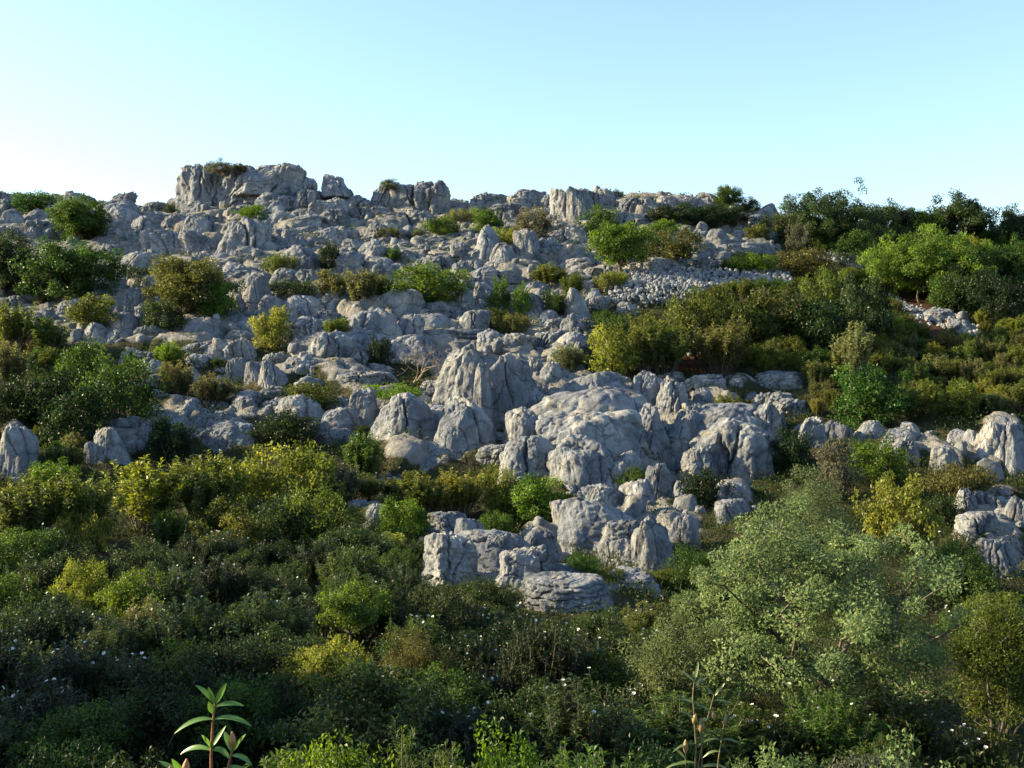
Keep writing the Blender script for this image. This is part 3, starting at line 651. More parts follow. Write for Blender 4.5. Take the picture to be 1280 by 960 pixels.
# hand placed plants: x0 x1 ytop ybase kind tone label
PLANTS = [
 (62,132,247,302,'oak','green','mid-green oak just below the smooth skyline slab on the left'), (36,136,293,376,'oak','green','broad oak with a bright lower fringe on the far left slope'), (-30,40,288,372,'oak','oak','dark oak cut off by the left edge of the upper slope'),
 (18,76,241,268,'round','green',None), (96,130,270,300,'round','oak',None), (185,285,322,402,'oak','brown','lone rounded tree among boulders on the left slope, rust tinged'), (245,292,352,405,'round','bright','bright green bush at the right foot of the lone rounded tree'), (176,228,373,421,'round','oak',None),
 (317,363,385,440,'round','yellow','upright yellowish bush left of the large split dome'), (84,146,368,412,'round','olive',None), (-10,45,375,440,'cis','olive',None), (35,90,395,440,'cis','olive',None), (-15,35,425,490,'cis','tan',None),
 (157,199,333,353,'mat','dark',None), (328,374,318,343,'mat','olive',None), (298,331,256,278,'round','bright',None), (328,402,350,374,'mat','dark','low dark mat of scrub above the two smooth domes'), 
 (393,440,333,378,'cis','tan',None), (425,482,335,384,'cis','tan',None), (455,492,340,376,'cis','olive',None), (486,582,330,382,'round','bright','bright yellow-green bush among boulders in the middle of the slope'),
 (528,577,272,298,'round','green',None), (588,627,260,292,'round','bright',None), (478,506,310,332,'cis','green',None), (398,424,300,338,'round','dark',None), (470,500,285,300,'mat','olive',None), (515,530,285,300,'round','tan',None),
 (643,692,258,302,'round','grey','grey-green bush above the rounded pale boulder'), (603,657,286,309,'mat','yellow','low yellow-green mat draped over the rounded pale boulder'), (560,600,262,280,'mat','tan',None),
 (730,774,256,302,'round','green','fresh green bushy tree touching the dome-shaped tree from behind'), (806,852,276,300,'round','bright',None), (806,878,286,332,'round','brown','brownish wide bush right of the dome-shaped tree'),
 (808,850,257,283,'round','dark',None), (838,885,254,284,'round','dark',None), (870,915,255,286,'round','oak',None), (900,940,258,288,'round','oak',None), (893,926,232,264,'oak','green','small tree with a wispy top on the skyline left of the tall oak'), (922,948,246,266,'round','oak',None),
 (1080,1140,248,308,'oak','oak',None), (1118,1178,262,312,'oak','green',None), (1158,1236,245,318,'oak','oak',None), (1212,1262,278,325,'oak','green',None), (1236,1300,254,325,'oak','oak',None), (1095,1150,280,330,'round','oak',None), (1040,1100,290,335,'round','green',None), (1180,1240,330,395,'round','oak',None), (1225,1285,345,410,'round','dark',None), (1165,1215,345,395,'round','green',None),
 (1195,1234,298,356,'round','yellow','upright yellow-green bush before the trees at the right'), (1236,1300,292,374,'oak','green','leafy green tree cut off by the right edge under the skyline trees'),
 (1170,1250,300,380,'oak','green',None), (976,1042,307,352,'round','brown','rust-green bush on the bank below the tall skyline oak'), (910,967,318,347,'round','bright',None), (984,1014,280,322,'round','grey',None), (965,1000,262,300,'cis','grey',None), (1010,1045,280,320,'round','green',None), (930,962,280,305,'round','olive',None),
 (780,850,388,452,'cis','olive',None), (830,905,364,440,'round','olive','big olive-brown bush just below the rubble bank'), (890,960,360,440,'round','olive',None), (795,865,400,470,'cis','olive',None), (860,940,395,470,'cis','brown',None), (925,1010,357,430,'round','brown',None), (1000,1060,338,415,'round','olive',None), (1045,1112,345,430,'round','oak',None),
 (980,1060,370,440,'round','dark',None), (730,800,408,476,'round','yellow','yellowish bush crowning the long smooth dome'), (780,832,400,470,'cis','olive',None), (1036,1092,402,480,'cis','silver','tall pale-topped rockrose standing out above the dark scrub on the right'),
 (1040,1132,458,538,'round','green','round green bush in the middle of the right slope'), (1063,1132,546,606,'round','bright','bright green round bush beside the grey-brown bush on the right'), (1018,1072,552,624,'round','grey','grey-brown feathery bush left of the bright green round bush'), (1080,1162,590,690,'round','yellow','tall mustard-coloured bush below the bright green round bush'), (1148,1242,582,628,'mat','brown','low rust-coloured bush spreading right of the mustard-coloured bush'),
 (962,1012,534,594,'round','dark',None), (185,241,520,574,'round','dark','dark round bush covering a boulder on the left slope'), (70,135,425,500,'round','green',None), (110,195,440,535,'round','green','leafy green bush in the dark scrub of the left slope'), (20,90,450,540,'round','dark',None), (60,140,480,560,'round','dark',None), (-20,40,470,535,'round','dark',None),
 (190,232,426,462,'cis','bright',None), (195,245,450,500,'cis','tan',None), (240,290,465,510,'cis','tan',None), (458,488,418,462,'round','dark',None), (612,640,345,395,'round','green',None), (640,664,352,398,'round','bright',None), (678,722,360,393,'round','green','neat green bush in a rocky gully below the square block'), (660,712,330,360,'cis','olive',None), (700,735,340,372,'cis','olive',None), (745,785,340,366,'mat','yellow',None), (610,668,392,418,'mat','brown','rusty low bush above the blocky pale boulder'), (600,640,385,408,'cis','olive',None),
 (688,735,430,470,'cis','silver','pale wispy bush leaning over a boulder above the central outcrop'), (355,420,480,518,'round','olive',None), (450,525,480,505,'mat','bright','green mat on the flat shelf left of the tall fluted pillar'), (400,440,395,430,'cis','olive',None), (310,400,515,560,'round','dark','dark bush spreading before the domes left of centre'), (425,480,540,600,'cis','green',None), (880,945,492,532,'cis','olive',None), (848,905,585,640,'round','dark',None), (765,818,584,612,'mat','green',None),
 # lit band of the lower left
 (130,235,570,665,'cis','yellow',None), (60,145,585,680,'cis','olive',None), (-20,70,590,690,'cis','olive',None), (210,300,565,660,'cis','olive',None), (255,345,560,645,'round','yellow','golden lit bush left in the band under the boulders'), (325,425,556,650,'round','yellow','golden lit bush right in the band under the boulders'), (345,430,608,692,'round','olive','pale olive round bush with a lit left side below the golden bushes'), (70,140,640,690,'mat','yellow',None),
 (490,565,588,645,'cis','olive',None), (540,610,585,645,'cis','yellow',None), (600,650,583,648,'round','yellow','rounded yellow-green bush at the foot of the central outcrop'), (635,702,596,660,'round','bright',None), (395,455,580,640,'cis','grey',None), (600,640,640,672,'mat','green',None),
 # foreground
 (70,140,698,790,'round','yellow','yellow-green round bush beside the red earth'), (-40,45,705,800,'round','green',None), (120,212,714,800,'round','bright','vivid green round bush low on the left'), (150,222,745,815,'cis','tan',None), 
]
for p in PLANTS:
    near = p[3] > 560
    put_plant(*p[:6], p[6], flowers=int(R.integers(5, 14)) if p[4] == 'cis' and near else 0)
    mark(p[0] + 3, p[1] - 3, p[2] + 3, p[3] - 2, .8)

# heroes with meshes of their own
def hero(seed, x0, x1, yt, yb, tone, label, name='round', base=.02, ncl=240, clr=.2, nl=90, ln=.06, wd=.03, tr=.06, stems=3, gap=.32, low=.4, lumps=.38, narrow=0., nlimb=9, window=0.):
    cx = (x0 + x1) / 2; X, Y, Z = hit(cx, yb)
    W = (x1 - x0) * Y / F; H = (yb - yt) * Y / F
    k = pack(*crown_plant(seed, W, H, base, ncl, clr, nl, ln, wd, tr, stems, gap, .85, low, nlimb, lumps, narrow, window), W, H)
    mark(x0 + 6, x1 - 6, yt + 6, yb - 4, .8)
    return put_plant(x0, x1, yt, yb, name, tone, label, kobj=k)
hero(301, 862, 1192, 626, 905, 'silver', 'large silvery wild olive with a forked trunk in the right foreground', 'olive', .04, 290, .22, 190, .066, .034, .10, 1, .46, .9, .30, .18, 8, .07)
hero(302, 968, 1064, 584, 760, 'silver', 'slender silvery olive rising behind the large forked one', 'olive', .05, 150, .24, 90, .075, .026, .05, 2, .3, .5, .3, .3)
hero(303, 395, 480, 730, 825, 'bright', 'bright green small tree on a bare crooked stem in the left foreground', 'round', .35, 90, .16, 90, .06, .036, .035, 1, .42, .2, .5)
hero(304, 358, 470, 795, 905, 'yellow', 'loose yellow-green bush below the small tree on a crooked stem', 'round', .02, 170, .14, 90, .05, .028, .03, 4, .36, .4, .45)
hero(305, 470, 565, 788, 910, 'brown', 'dense rusty-olive bush right of the loose yellow-green bush', 'round', .0, 190, .14, 95, .045, .018, .03, 5, .22, .5, .25)
hero(306, 738, 812, 279, 350, 'bright', 'dome-shaped tree with a short bare trunk on the upper slope', 'oak', .28, 170, .38, 80, .16, .10, .13, 1, .2, .15, .18)
hero(307, 974, 1096, 230, 318, 'oak', 'tall dark oak with a ragged crown on the right skyline', 'oak', .02, 400, .44, 90, .16, .10, .16, 2, .34, .9, .5)
hero(308, 1085, 1225, 284, 378, 'bright', 'wide bright green tree spreading below the right skyline', 'oak', .0, 420, .45, 95, .17, .10, .15, 3, .25, 1., .4)
hero(309, 1200, 1300, 740, 960, 'olive', 'olive-brown bushy tree cut off by the right edge in the foreground', 'round', .02, 240, .17, 90, .05, .02, .05, 4, .34, .5, .4)
hero(310, 790, 905, 770, 915, 'silver', 'grey-leaved sapling at the left foot of the large wild olive', 'olive', .05, 190, .17, 95, .055, .02, .035, 2, .36, .5, .4)

# bare dry bush
X, Y, Z = hit(532, 480); W = 85 * Y / F; H = 58 * Y / F
v, f = dry_plant(77, W, H)
tag(link('dry_bush', make_mesh('dry_bush', v, f, [M_DRY]), None, (X, Y, Z)), 'bare dry bush of tangled tan twigs left of the tall fluted pillar', 'bush'); mark(495, 570, 425, 478, .8)
X, Y, Z = hit(282, 742)
v, f = dry_plant(78, 90 * Y / F, 40 * Y / F)
tag(link('dry_bush', make_mesh('dry_bush', v, f, [M_DRY]), None, (X, Y, Z)), 'bleached fallen branches in the scrub of the left foreground', 'bush')
# shrubs growing on the crags
for (x0, x1, yt, yb, kd, tn, lb_) in [(258,290,192,210,'round','grey','grey shrub growing on top of the massive flat-topped crag'), (288,312,196,210,'cis','grey','wispy shrub right on top of the massive flat-topped crag'), (476,500,217,230,'round','grey','small shrub on top of the twin-block crag'), (205,222,246,266,'round','oak','dark shrub at the left foot of the massive flat-topped crag'), (750,785,230,246,'cis','grey',None), (795,820,236,252,'cis','grey',None), (85,110,238,252,'cis','grey',None)]:
    Y = 102.6; X = ((x0 + x1) / 2 - CX) / F * Y; Z = (CY - yb - 7) / F * Y
    put_plant(x0, x1, yt, yb, kd, tn, lb_, at=(X, Y, Z))

# ------------------------------------------------------------------ fill: boulders, then scrub
n_b = len(ROCKS); tries = 0
while n_b < 390 and tries < 12000:
    tries += 1
    px, py = R.uniform(-10, 1000), 258 + 340 * R.random() ** 1.3
    if not inpoly(np.array([px]), np.array([py]), ROCKZONE)[0]: continue
    w = R.uniform(17, 38) * (1 + (py - 260) / 400); h = w * R.uniform(.38, .62); s = 'dbrrbl'[int(R.integers(0, 6))]
    if occ(px - w / 2, px + w / 2, py - h, py) > .50: continue
    o = put_rock('boulder', px - w / 2, px + w / 2, py - h, py, s)
    tag(o, None, 'boulder', 'limestone boulders on the slope')
    THINGS.append((o, {'d': 'rounded grey boulder', 'b': 'blocky grey boulder', 'r': 'rugged pale boulder', 'l': 'layered grey rock'}[s], w, px, py - h / 2))
    mark(px - w / 2, px + w / 2, py - h, py); n_b += 1

RUB = [(735, 340), (890, 340), (895, 390), (755, 390)]
SCRUB = [[(-30, 560), (330, 560), (460, 600), (600, 600), (520, 640), (520, 740), (640, 775), (830, 748), (985, 640), (1150, 590), (1310, 700), (1310, 985), (-30, 985)],
         [(-30, 410), (150, 440), (170, 560), (-30, 560)], [(740, 380), (960, 350), (1300, 350), (1300, 530), (1000, 525), (830, 470), (740, 440)], [(900, 290), (1300, 340), (1300, 400), (900, 350)],
         [(0, 300), (130, 300), (150, 440), (0, 420)]]
spots = []
n_c = 0; tries = 0
while n_c < 270 and tries < 14000:
    tries += 1
    zi = int(R.choice([0, 0, 0, 0, 0, 1, 2, 2, 3, 4])); poly = SCRUB[zi]
    P_ = np.array(poly); px = R.uniform(P_[:, 0].min(), P_[:, 0].max()); py = R.uniform(P_[:, 1].min(), P_[:, 1].max())
    if not inpoly(np.array([px]), np.array([py]), poly)[0]: continue
    X, Y, Z = hit(px, py)
    hm = R.uniform(.9, 1.7); wm = hm * R.uniform(.85, 1.25)
    w = wm * F / Y; h = hm * F / Y
    if Y < 11: continue
    if any(inpoly(np.array([px]), np.array([q_]), s)[0] for s in SOILS + [RUB] for q_ in (py, py - h * .35)) or inpoly(np.array([px]), np.array([py - h * .8]), RUB)[0]: continue
    if any(abs(px - a) < .40 * (w + c) / 2 and abs(py - b) < .22 * (h + d) for a, b, c, d in spots): continue
    o_ = occ(px - w / 2, px + w / 2, py - h, py)
    OC_r = OCC[int(max(py - h, 0)):int(min(py, 960)), int(max(px - w / 2, 0)):int(min(max(px + w / 2, 1), 1280))]
    if OC_r.size and (OC_r > .9).mean() > .12: continue
    if OC_r.size and (OC_r > .7).mean() > .62: continue
    kd = 'cis' if R.random() < (.72 if py < 640 else .6) else 'round'
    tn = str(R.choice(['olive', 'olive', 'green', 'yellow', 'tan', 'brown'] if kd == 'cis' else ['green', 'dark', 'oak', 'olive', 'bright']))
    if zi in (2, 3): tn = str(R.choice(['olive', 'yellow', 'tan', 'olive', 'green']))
    if py > 720 and px < 800: tn = str(R.choice(['green', 'dark', 'oak', 'dark', 'dark', 'oak']))  # darker leaf colours paint extra shade into the foreground shrubs
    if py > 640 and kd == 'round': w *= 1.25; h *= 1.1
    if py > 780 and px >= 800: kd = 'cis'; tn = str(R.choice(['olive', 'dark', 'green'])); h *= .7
    if py > 700 and 900 < px < 1140 and py < 930: continue
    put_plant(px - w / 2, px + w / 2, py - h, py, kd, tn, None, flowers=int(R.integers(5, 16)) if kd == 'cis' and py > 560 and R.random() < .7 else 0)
    spots.append((px, py, w, h)); n_c += 1
tries = 0; n_g = 0
while n_g < 75 and tries < 6000:
    tries += 1
    px, py = R.uniform(0, 1000), R.uniform(290, 760)
    if not inpoly(np.array([px]), np.array([py]), ROCKZONE)[0]: continue
    X, Y, Z = hit(px, py); w = R.uniform(.8, 1.6) * F / Y; h = w * R.uniform(.5, .85)
    if occ(px - w / 2, px + w / 2, py - h, py) > .34 or inpoly(np.array([px]), np.array([py - h / 2]), RUB)[0]: continue
    kd = 'mat' if R.random() < .4 else 'round' if R.random() < .6 else 'cis'
    put_plant(px - w / 2, px + w / 2, py - h, py, kd, str(R.choice(['dark', 'green', 'olive', 'oak', 'tan'])), None)
    mark(px - w / 2, px + w / 2, py - h, py, .8); n_g += 1
# near fringe at the bottom of the frame
for (px, yt, Y, tn) in [(420, 925, 9.5, 'bright'), (500, 905, 9.8, 'green'), (560, 930, 9.0, 'green'), (640, 915, 9.4, 'bright'), (700, 935, 9, 'green'), (745, 928, 9.3, 'green'), (360, 935, 9.6, 'green'), (1130, 925, 10.5, 'silver'), (960, 945, 10.2, 'silver'), (1065, 948, 10, 'grey'), (160, 940, 10.5, 'dark'), (60, 930, 11, 'dark'), (820, 930, 10.5, 'dark')]:
    X = (px - CX) / F * Y; Z = float(terrain(np.array([X]), np.array([Y]))[0]); zt = (CY - yt) / F * Y
    wpx = 1.25 * F / Y; hpx = (zt - Z) * F / Y
    put_plant(px - wpx / 2, px + wpx / 2, yt, yt + hpx, 'round' if tn != 'green' else 'cis', tn, None, at=(X, Y, Z))

# trees on the spur outside the frame on the left (they shade the valley floor)
for k, (x, y) in enumerate([(-33, 17), (-38, 20), (-34, 12), (-39, 14), (-35, 7), (-40, 9), (-31, 14), (-37, 2)]):
    o = link('oak_tree', None, None, (x, y, float(terrain(np.array([float(x)]), np.array([float(y)]))[0])), k, (1, 1, 1))
    kk = KINDS['oak', 'far', k % 4]; link('crown', kk.leaf, o, color=TONE['oak']); link('trunk', kk.wood, o)
    tag(o, 'oak on the shady spur to the left of the valley', 'tree', 'oaks on the spur')

# ------------------------------------------------------------------ near rockrose sprigs
def blade(p0, p1, width, sag, g):
    """lanceolate leaf: curved folded strip from p0 to p1"""
    n = 9; t = np.linspace(0, 1, n)
    P = quadcurve(np.array(p0), (np.array(p0) + np.array(p1)) / 2 + np.array([0, 0, sag]), np.array(p1), n)
    tg = np.gradient(P, axis=0); tg /= np.linalg.norm(tg, axis=1)[:, None]
    view = np.array([g.uniform(-.5, .5), -.55, .85]); view /= np.linalg.norm(view)
    s = np.cross(tg, view); s /= np.linalg.norm(s, axis=1)[:, None]; nr = np.cross(s, tg)
    w = width * (np.sin(np.pi * np.clip(t * .93 + .05, 0, 1)) ** .8) * .5
    rows = [P + s * w[:, None] + nr * w[:, None] * .35, P, P - s * w[:, None] + nr * w[:, None] * .35]
    v = np.stack(rows, 1).reshape(-1, 3)
    f = [[i * 3 + j, i * 3 + j + 1, i * 3 + j + 4, i * 3 + j + 3] for i in range(n - 1) for j in range(2)]
    tt = np.repeat(np.stack([.45 + 0 * t, .62 + 0 * t, .45 + 0 * t], 1).reshape(-1), 1)
    return v, f, tt
def bud_mesh(p, h, w, tilt):
    n = 9; t = np.linspace(0, 1, n); r = w * np.sin(np.pi * np.clip(t, .03, .97)) ** .7 * (1 - .35 * t)
    P = np.array(p) + np.stack([tilt * t * h, 0 * t, t * h], 1)
    return tube(P, r, 10)
def at(px, row, d): return np.array([(px - CX) / F * d, d, (CY - row) / F * d])
M_STALK = mat_plain('rockrose_stalk', (.09, .075, .035), (.16, .13, .06), 60, .6, .002)
M_TANBUD = mat_plain('tan_bud', (.20, .12, .045), (.30, .22, .09), 40, .6, .004)
M_SPRIG = mat_leaf('sprig_leaf', .3, .3, .6)
def sprig(stems, lvs, buds, d, label, col, lw, sm=None, bm=None, sr=1.0):
    g = np.random.default_rng(int(d * 100))
    b0 = at(*stems[0][0], d); base = np.array([b0[0], d, float(terrain(np.array([b0[0]]), np.array([d]))[0])])
    e = link('rockrose_sprig', None, None, base); tag(e, label, 'plant')
    for st in stems:
        pts = [at(a, b, d) for a, b in st]; pts = [np.array([base[0] * .7 + pts[0][0] * .3, d + .02, base[2] - .05])] + pts
        pts = np.array(pts); ts = np.linspace(0, 1, 30) * (len(pts) - 1)
        P = np.stack([np.interp(ts, np.arange(len(pts)), pts[:, k]) for k in range(3)], 1)
        v, f = tube(P - base, np.linspace(.0045, .0022, 30) * sr, 7); link('stem', make_mesh('stem', v, f, [sm or M_STEM]), e)
    for (a, b, c, dd, sag) in lvs:
        dy = g.uniform(-.025, .025); p1 = at(c, dd, d); p1[1] += dy
        v, f, t = blade(at(a, b, d) - base, p1 - base, lw * g.uniform(.85, 1.15), sag, g)
        link('leaf', make_mesh('leaf', v, f, [M_SPRIG], True, t), e, color=col)
    for (a, b, hpx, wpx) in buds:
        v, f = bud_mesh(at(a, b, d) - base, hpx * d / F, wpx * d / F, g.uniform(-.2, .2)); link('bud', make_mesh('bud', v, f, [bm or M_BUD]), e)
sprig([[(264, 1000), (264, 940), (266, 905), (269, 878)], [(283, 1000), (286, 955), (291, 936)], [(225, 1000), (230, 972)]],
      [(269, 880, 243, 858, .01), (269, 880, 261, 858, 0), (269, 880, 285, 852, 0), (267, 892, 262, 876, 0), (269, 884, 302, 886, .012), (267, 899, 219, 916, .022), (268, 899, 317, 905, .02),
       (264, 938, 222, 947, .02), (264, 935, 255, 915, 0), (265, 935, 279, 911, 0), (265, 938, 288, 950, .02), (264, 962, 272, 990, .02), (290, 940, 310, 914, 0), (290, 940, 279, 916, .004), (289, 945, 318, 952, .015), (287, 958, 320, 975, .015), (230, 972, 218, 945, 0), (230, 972, 195, 955, .004), (264, 965, 240, 985, .02), (286, 962, 262, 985, .02)],
      [(291, 936, 22, 5), (231, 972, 24, 6), (210, 975, 18, 4.5)], 2.4, 'glossy green rockrose sprig with reddish buds close by in the lower left', (.105, .20, .035), .013)
sprig([[(868, 1010), (870, 930), (866, 870), (868, 850)], [(876, 1010), (872, 960), (884, 900), (893, 868)], [(858, 1010), (857, 940)], [(893, 1010), (898, 950), (905, 905)], [(880, 1010), (876, 915)]],
      [(868, 852, 851, 838, 0), (868, 852, 874, 828, 0), (868, 858, 884, 846, .005), (868, 880, 846, 872, .01), (868, 900, 850, 890, .012), (869, 910, 886, 897, .012), (870, 930, 840, 940, .02), (871, 935, 900, 925, .02), (893, 870, 882, 858, 0), (893, 870, 905, 852, 0), (893, 875, 912, 880, .01), (888, 890, 870, 882, .01), (905, 905, 920, 892, 0), (905, 905, 899, 885, 0), (902, 925, 925, 930, .015), (900, 940, 880, 950, .015), (872, 955, 838, 962, .02), (874, 960, 912, 965, .02), (858, 950, 840, 935, .01), (857, 955, 830, 965, .015)],
      [(857, 942, 18, 4), (905, 907, 14, 3.5), (876, 917, 20, 5), (867, 905, 14, 4), (893, 900, 12, 3.5)], 3.1, 'tall thin rockrose stalks with tan buds close by in front of the wild olive', (.085, .12, .035), .010, M_STALK, M_TANBUD, .75)

# ------------------------------------------------------------------ ground sheet
def axis(lo, hi, step, far):
    a = np.arange(lo, hi + step / 2, step); l = []; x = lo; s = step
    while x > -far: s *= 1.25; x -= s; l.append(x)
    r = []; x = hi; s = step
    while x < far: s *= 1.25; x += s; r.append(x)
    return np.concatenate([np.array(l[::-1]), a, np.array(r)])
gx = axis(-62, 62, .2, 700); gy = axis(2, 122, .2, 700)
GX, GY = np.meshgrid(gx, gy, indexing='xy')
GZ = terrain(GX, GY)
yv = np.maximum(GY, 4); PX = CX + F * GX / yv; PY = CY - F * GZ / yv
front = GY > 4
rk = (inpoly(PX, PY, ROCKZONE) & (PY < 440) | ((GY > 96) & (PX < 960))) & front
ok = (PX > 0) & (PX < 1279) & (PY > 0) & (PY < 959)
rk |= front & ok & (OCC1[np.clip(PY, 0, 959).astype(int), np.clip(PX, 0, 1279).astype(int)] > .9)
soil = np.zeros_like(GZ, bool)
for s in SOILS: soil |= inpoly(PX, PY, s)
soil &= front
def blur(a, n):
    k = np.hanning(2 * n + 3); k /= k.sum()
    a = np.apply_along_axis(lambda r: np.convolve(r, k, 'same'), 0, a.astype(float))
    return np.apply_along_axis(lambda r: np.convolve(r, k, 'same'), 1, a)
rkf = blur(rk, 6); sof = blur(soil, 3)
# bedrock: jointed blocks
def cells(x, y, size, seed):
    g = np.random.default_rng(seed); tabx = g.random((64, 64)); taby = g.random((64, 64)); tabh = g.random((64, 64))
    cx = np.floor(x / size).astype(int); cy = np.floor(y / size).astype(int)
    f1 = np.full(x.shape, 9.); f2 = np.full(x.shape, 9.); hh = np.zeros(x.shape)
    for i in (-1, 0, 1):
        for j in (-1, 0, 1):
            a = (cx + i) & 63; b = (cy + j) & 63
            d = np.hypot((cx + i + tabx[a, b]) - x / size, (cy + j + taby[a, b]) - y / size)
            cl = d < f1
            f2 = np.where(cl, f1, np.minimum(f2, d)); hh = np.where(cl, tabh[a, b], hh); f1 = np.where(cl, d, f1)
    return f1, f2, hh
fl = np.stack([GX.ravel(), GY.ravel(), GZ.ravel()], -1)
wx = (fbm(fl * .35, 3)).reshape(GX.shape); wy = fbm(fl * .35 + 40, 3).reshape(GX.shape)
f1, f2, hh = cells((GX + wx * 1.2) * .7, (GY + wy * 1.2) * 1.15, 2.6, 5)
f1b, f2b, hb = cells(GX + wx * .5, GY + wy * .5, .95, 6)
bed = (hh - .35) * 1.15 * sstep(0, .22, f2 - f1) - .25 * (1 - sstep(0, .12, f2 - f1)) + (hb - .4) * .2 * sstep(0, .25, f2b - f1b) + fbm(fl * 1.3, 4).reshape(GX.shape) * .14
rough = fbm(fl * .8, 4).reshape(GX.shape) * .12
low = blur(front & ok & (PY > 430) & (OCC1[np.clip(PY, 0, 959).astype(int), np.clip(PX, 0, 1279).astype(int)] > .9), 5)
rkf = rkf + low * .5
GZ2 = GZ + low * .22 + np.minimum(rkf, 1) * bed * sstep(20, 40, GY) + np.clip(1 - rkf, 0, 1) * rough * front
nx, ny = len(gx), len(gy)
idx = np.arange(nx * ny).reshape(ny, nx)
q = np.stack([idx[:-1, :-1], idx[:-1, 1:], idx[1:, 1:], idx[1:, :-1]], -1).reshape(-1, 4)
me = make_mesh('hillside', np.stack([GX, GY, GZ2], -1).reshape(-1, 3), q, [M_GROUND], True)
a = me.attributes.new('rock', 'FLOAT', 'POINT'); a.data.foreach_set('value', rkf.ravel().astype(np.float32))
a = me.attributes.new('soil', 'FLOAT', 'POINT'); a.data.foreach_set('value', sof.ravel().astype(np.float32))
tag(link('hillside', me), None, None, None, 'structure')

# ------------------------------------------------------------------ stuff: loose stones, rubble bank, ground cover
def ground_at(x, y):
    i = np.clip(np.searchsorted(gx, x) - 1, 0, nx - 2); j = np.clip(np.searchsorted(gy, y) - 1, 0, ny - 2)
    return GZ2[j, i], rkf[j, i], sof[j, i]
def stones(n, xs, ys, zs, size, seed):
    g = np.random.default_rng(seed); b = Bag(); U, Fc = cube_sphere(4)
    prot = []
    for k in range(12):
        v, f = rock_verts(9000 + k, 'rough' if k % 2 else 'block', 5); v = v.copy(); v[:, 2] = v[:, 2] - .2; prot.append((v, f))
    for k in range(n):
        v, f = prot[k % 12]; a = g.uniform(0, 6.28); c, s = math.cos(a), math.sin(a); sz = size[k]
        w = v * np.array([sz, sz * g.uniform(.7, 1), sz * g.uniform(.5, .8)])
        b.add(np.stack([w[:, 0] * c - w[:, 1] * s + xs[k], w[:, 0] * s + w[:, 1] * c + ys[k], w[:, 2] + zs[k]], -1), f)
    return b.get()
g = np.random.default_rng(21)
n = 9000; ys = 34 + 71 * g.random(n) ** .8; xs = g.uniform(-.52, .52, n) * ys
zs, rr, _ = ground_at(xs, ys); k = rr > .55
xs, ys, zs = xs[k][:1500], ys[k][:1500], zs[k][:1500]
v, f, t = stones(len(xs), xs, ys, zs, np.clip(g.lognormal(-.75, .5, len(xs)), .15, 1.1), 5)
tag(link('loose_stones', make_mesh('loose_stones', v, f, [M_ROCK], True)), 'small limestone stones strewn in the gaps between the boulders', 'stones', None, 'stuff')
# rubble bank below the track and heap, gravel strip to the right
bx, by, bz, bs = [], [], [], []
for (x0, x1, r0, r1, num, lo, hi) in [(755, 990, 346, 372, 2800, .12, .36), (762, 880, 354, 384, 1100, .10, .34), (1112, 1165, 376, 400, 220, .12, .4), (1150, 1225, 392, 418, 260, .12, .45), (365, 392, 455, 480, 60, .2, .5), (690, 740, 395, 420, 160, .1, .35), (860, 900, 420, 445, 120, .1, .3), (940, 1000, 425, 450, 120, .08, .25), (455, 500, 595, 612, 90, .1, .35)]:
    for k in range(num):
        px = g.uniform(x0, x1); t = (px - x0) / (x1 - x0); row = g.uniform(r0, r1)
        if x0 == 755: row = r0 + (r1 - r0) * g.random() * (.35 + .65 * (1 - abs(t - .35)))
        if x0 in (1112, 1150): row = r0 + (r1 - r0) * t + g.normal() * 4
        X, Y, Z = hit(px, row, 40); bx.append(X); by.append(Y); bz.append(Z + .02 + (g.random() * .7 if x0 in (755, 762) else 0)); bs.append(g.uniform(lo, hi))
zz, _, _ = ground_at(np.array(bx), np.array(by))
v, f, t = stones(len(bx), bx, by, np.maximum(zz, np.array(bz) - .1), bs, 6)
tag(link('rubble_bank', make_mesh('rubble_bank', v, f, [M_RUBBLE_SUNLIT], False)), 'pale rubble of broken stones along the track bank and in small heaps', 'rubble', None, 'stuff')
# ground cover
n = 60000; ys = 6 + 99 * g.random(n) ** .75; xs = g.uniform(-.56, .56, n) * ys
zs, rr, so = ground_at(xs, ys)
keep = (g.random(n) < np.where(rr > .5, .17, 1.0)) & (so < .3) & (pn(np.stack([xs * .5, ys * .5, xs * 0], -1)) > -.35)
xs, ys, zs, rr = xs[keep], ys[keep], zs[keep], rr[keep]
m = 14; N_ = len(xs); bag = Bag()
hgt = np.where(rr > .5, .22, .42) * g.uniform(.5, 1.4, N_)
pos = np.repeat(np.stack([xs, ys, zs - .02], -1), m, 0) + g.normal(size=(N_ * m, 3)) * np.array([.22, .22, 0]) 
hr = np.repeat(hgt, m); pos[:, 2] += hr * g.uniform(0, 1, N_ * m)
dr = g.normal(size=(N_ * m, 3)) * .7 + np.array([0, 0, .8]); nr = g.normal(size=(N_ * m, 3)) * .6 + np.array([0, 0, .5])
sz = np.repeat(.06 + ys * .0011, m)
leaves(pos, dr, nr, sz * g.uniform(.7, 1.4, N_ * m), sz * .45, np.clip(np.repeat(g.uniform(.15, .75, N_), m) + g.normal(size=N_ * m) * .12, 0, 1), bag)
v, f, t = bag.get()
tag(link('ground_scrub', make_mesh('ground_scrub', v, f, [M_LEAF], False, t), color=(.036, .052, .012)), 'low green herbs and seedlings covering the ground between shrubs', 'undergrowth', None, 'stuff')

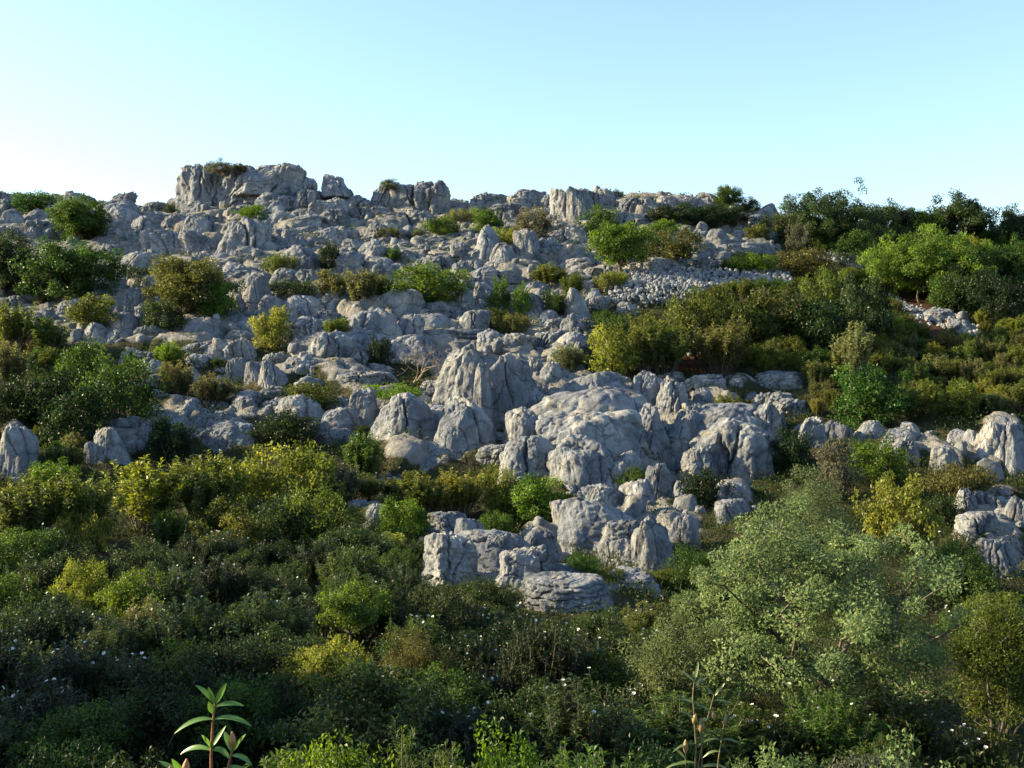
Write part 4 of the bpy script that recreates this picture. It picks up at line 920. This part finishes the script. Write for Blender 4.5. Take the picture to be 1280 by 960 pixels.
# ------------------------------------------------------------------ labels for everything not named by hand
MARKS = [(300,232,'the massive flat-topped crag'), (424,240,'the skyline pinnacle'), (510,240,'the twin-block crag'), (775,312,'the dome-shaped tree'), (720,258,'the dark skyline cleft'), (1035,272,'the tall skyline oak'),
 (1155,330,'the wide bright green tree'), (870,362,'the rubble bank'), (235,362,'the lone rounded tree'), (85,335,'the broad left oak'), (535,356,'the bright mid-slope bush'), (340,412,'the upright yellowish bush'), (365,362,'the low dark scrub mat'),
 (715,295,'the square flat-topped block'), (630,316,'the rounded pale boulder'), (580,470,'the tall fluted pillar'), (634,490,'the tall pale pillar'), (532,450,'the bare dry bush'), (510,530,'the big smooth pale boulder'), (735,500,'the central outcrop'),
 (755,560,'the largest central boulder'), (923,568,'the big flat-faced block'), (136,562,'the blunt pale boulder'), (270,546,'the clustered heap of boulders'), (1098,576,'the bright right-slope bush'), (1120,640,'the mustard-coloured bush'), (1255,560,'the steep slabs'),
 (1257,702,'the dark undercut boulder'), (660,705,'the lower outcrop'), (625,615,'the yellow-green bush under the outcrop'), (375,600,'the golden lit bushes'), (165,757,'the vivid green round bush'), (437,775,'the small crooked-stemmed tree'), (517,850,'the dense rusty-olive bush'),
 (1025,770,'the large wild olive'), (1016,640,'the slender olive'), (268,900,'the glossy near sprig'), (875,890,'the tall rockrose stalks'), (170,705,'the red earth'), (770,440,'the yellowish bush crowning the dome'), (1085,498,'the round green right-slope bush'), (1062,440,'the tall pale-topped rockrose'),
 (393,322,'the large smooth-sided boulder'), (460,408,'the big fluted boulder'), (152,486,'the leafy green left bush'), (1250,850,'the right-edge bushy tree'), (725,742,'the lowest broad boulder'), (845,575,'the brightly lit rugged rib')]
ORD = ['nearest', 'second nearest', 'third nearest', 'fourth nearest', 'fifth nearest', 'sixth nearest', 'seventh nearest', 'eighth nearest', 'ninth nearest', 'tenth nearest', 'eleventh nearest', 'twelfth nearest', 'thirteenth nearest', 'fourteenth nearest', 'fifteenth nearest']
buckets = {}
for o, what, wpx, px, py in THINGS:
    size = 'tiny' if wpx < 20 else 'small' if wpx < 32 else 'medium-sized' if wpx < 60 else 'large'
    b = min(MARKS, key=lambda m: math.hypot(m[0] - px, (m[1] - py) * 1.3))
    dx, dy = px - b[0], (py - b[1]) * 1.2
    rel = ('right of' if dx > 0 else 'left of') if abs(dx) > abs(dy) else ('below' if dy > 0 else 'above')
    buckets.setdefault((size + ' ' + what, rel, b[2]), []).append((math.hypot(dx, dy), o))
for (what, rel, lm), l in buckets.items():
    l.sort(key=lambda t: t[0])
    for k, (_, o) in enumerate(l):
        o['label'] = f'{what} {rel} {lm}' if len(l) == 1 else f'{what} {rel} {lm}, {ORD[min(k, 14)]} to it'

# ------------------------------------------------------------------ light, sky, camera
EL, AZ = rad(22), rad(-84)          # azimuth from +Y (into the picture), clockwise; -80 = from the left, a little beyond
sd = Vector((math.sin(AZ) * math.cos(EL), math.cos(AZ) * math.cos(EL), math.sin(EL)))
sun = bpy.data.lights.new('sun', 'SUN'); sun.energy = 5.0; sun.angle = rad(.5); sun.color = (1, .83, .50)
so_ = bpy.data.objects.new('sun', sun); COL.objects.link(so_); so_.rotation_euler = sd.to_track_quat('Z', 'Y').to_euler()
w = bpy.data.worlds.new('World'); sc.world = w; w.use_nodes = True
nt = w.node_tree; bg = nt.nodes['Background']; sk = nt.nodes.new('ShaderNodeTexSky'); sk.sky_type = 'NISHITA'; sk.sun_disc = False
sk.sun_elevation = EL; sk.sun_rotation = AZ; sk.air_density = 1.25; sk.dust_density = .8; sk.ozone_density = 2.9; sk.altitude = 100
nt.links.new(sk.outputs[0], bg.inputs['Color']); bg.inputs['Strength'].default_value = .103
cam = bpy.data.cameras.new('camera'); cam.sensor_width = 36; cam.lens = 36 * F / 1280; cam.clip_end = 2000; cam.clip_start = .05
co = bpy.data.objects.new('camera', cam); COL.objects.link(co); co.location = (0, 0, 0); co.rotation_euler = (rad(90), 0, 0); sc.camera = co
vs = sc.view_settings; vs.view_transform = 'Standard'; vs.look = 'None'; vs.gamma = 1; vs.exposure = 1.7; vs.use_curve_mapping = False
sc.cycles.max_bounces = 6; sc.cycles.diffuse_bounces = 3; sc.cycles.transmission_bounces = 3
print('flowers', NFLOW[0], 'things', len(THINGS), 'boulders', n_b, 'shrubs', n_c)
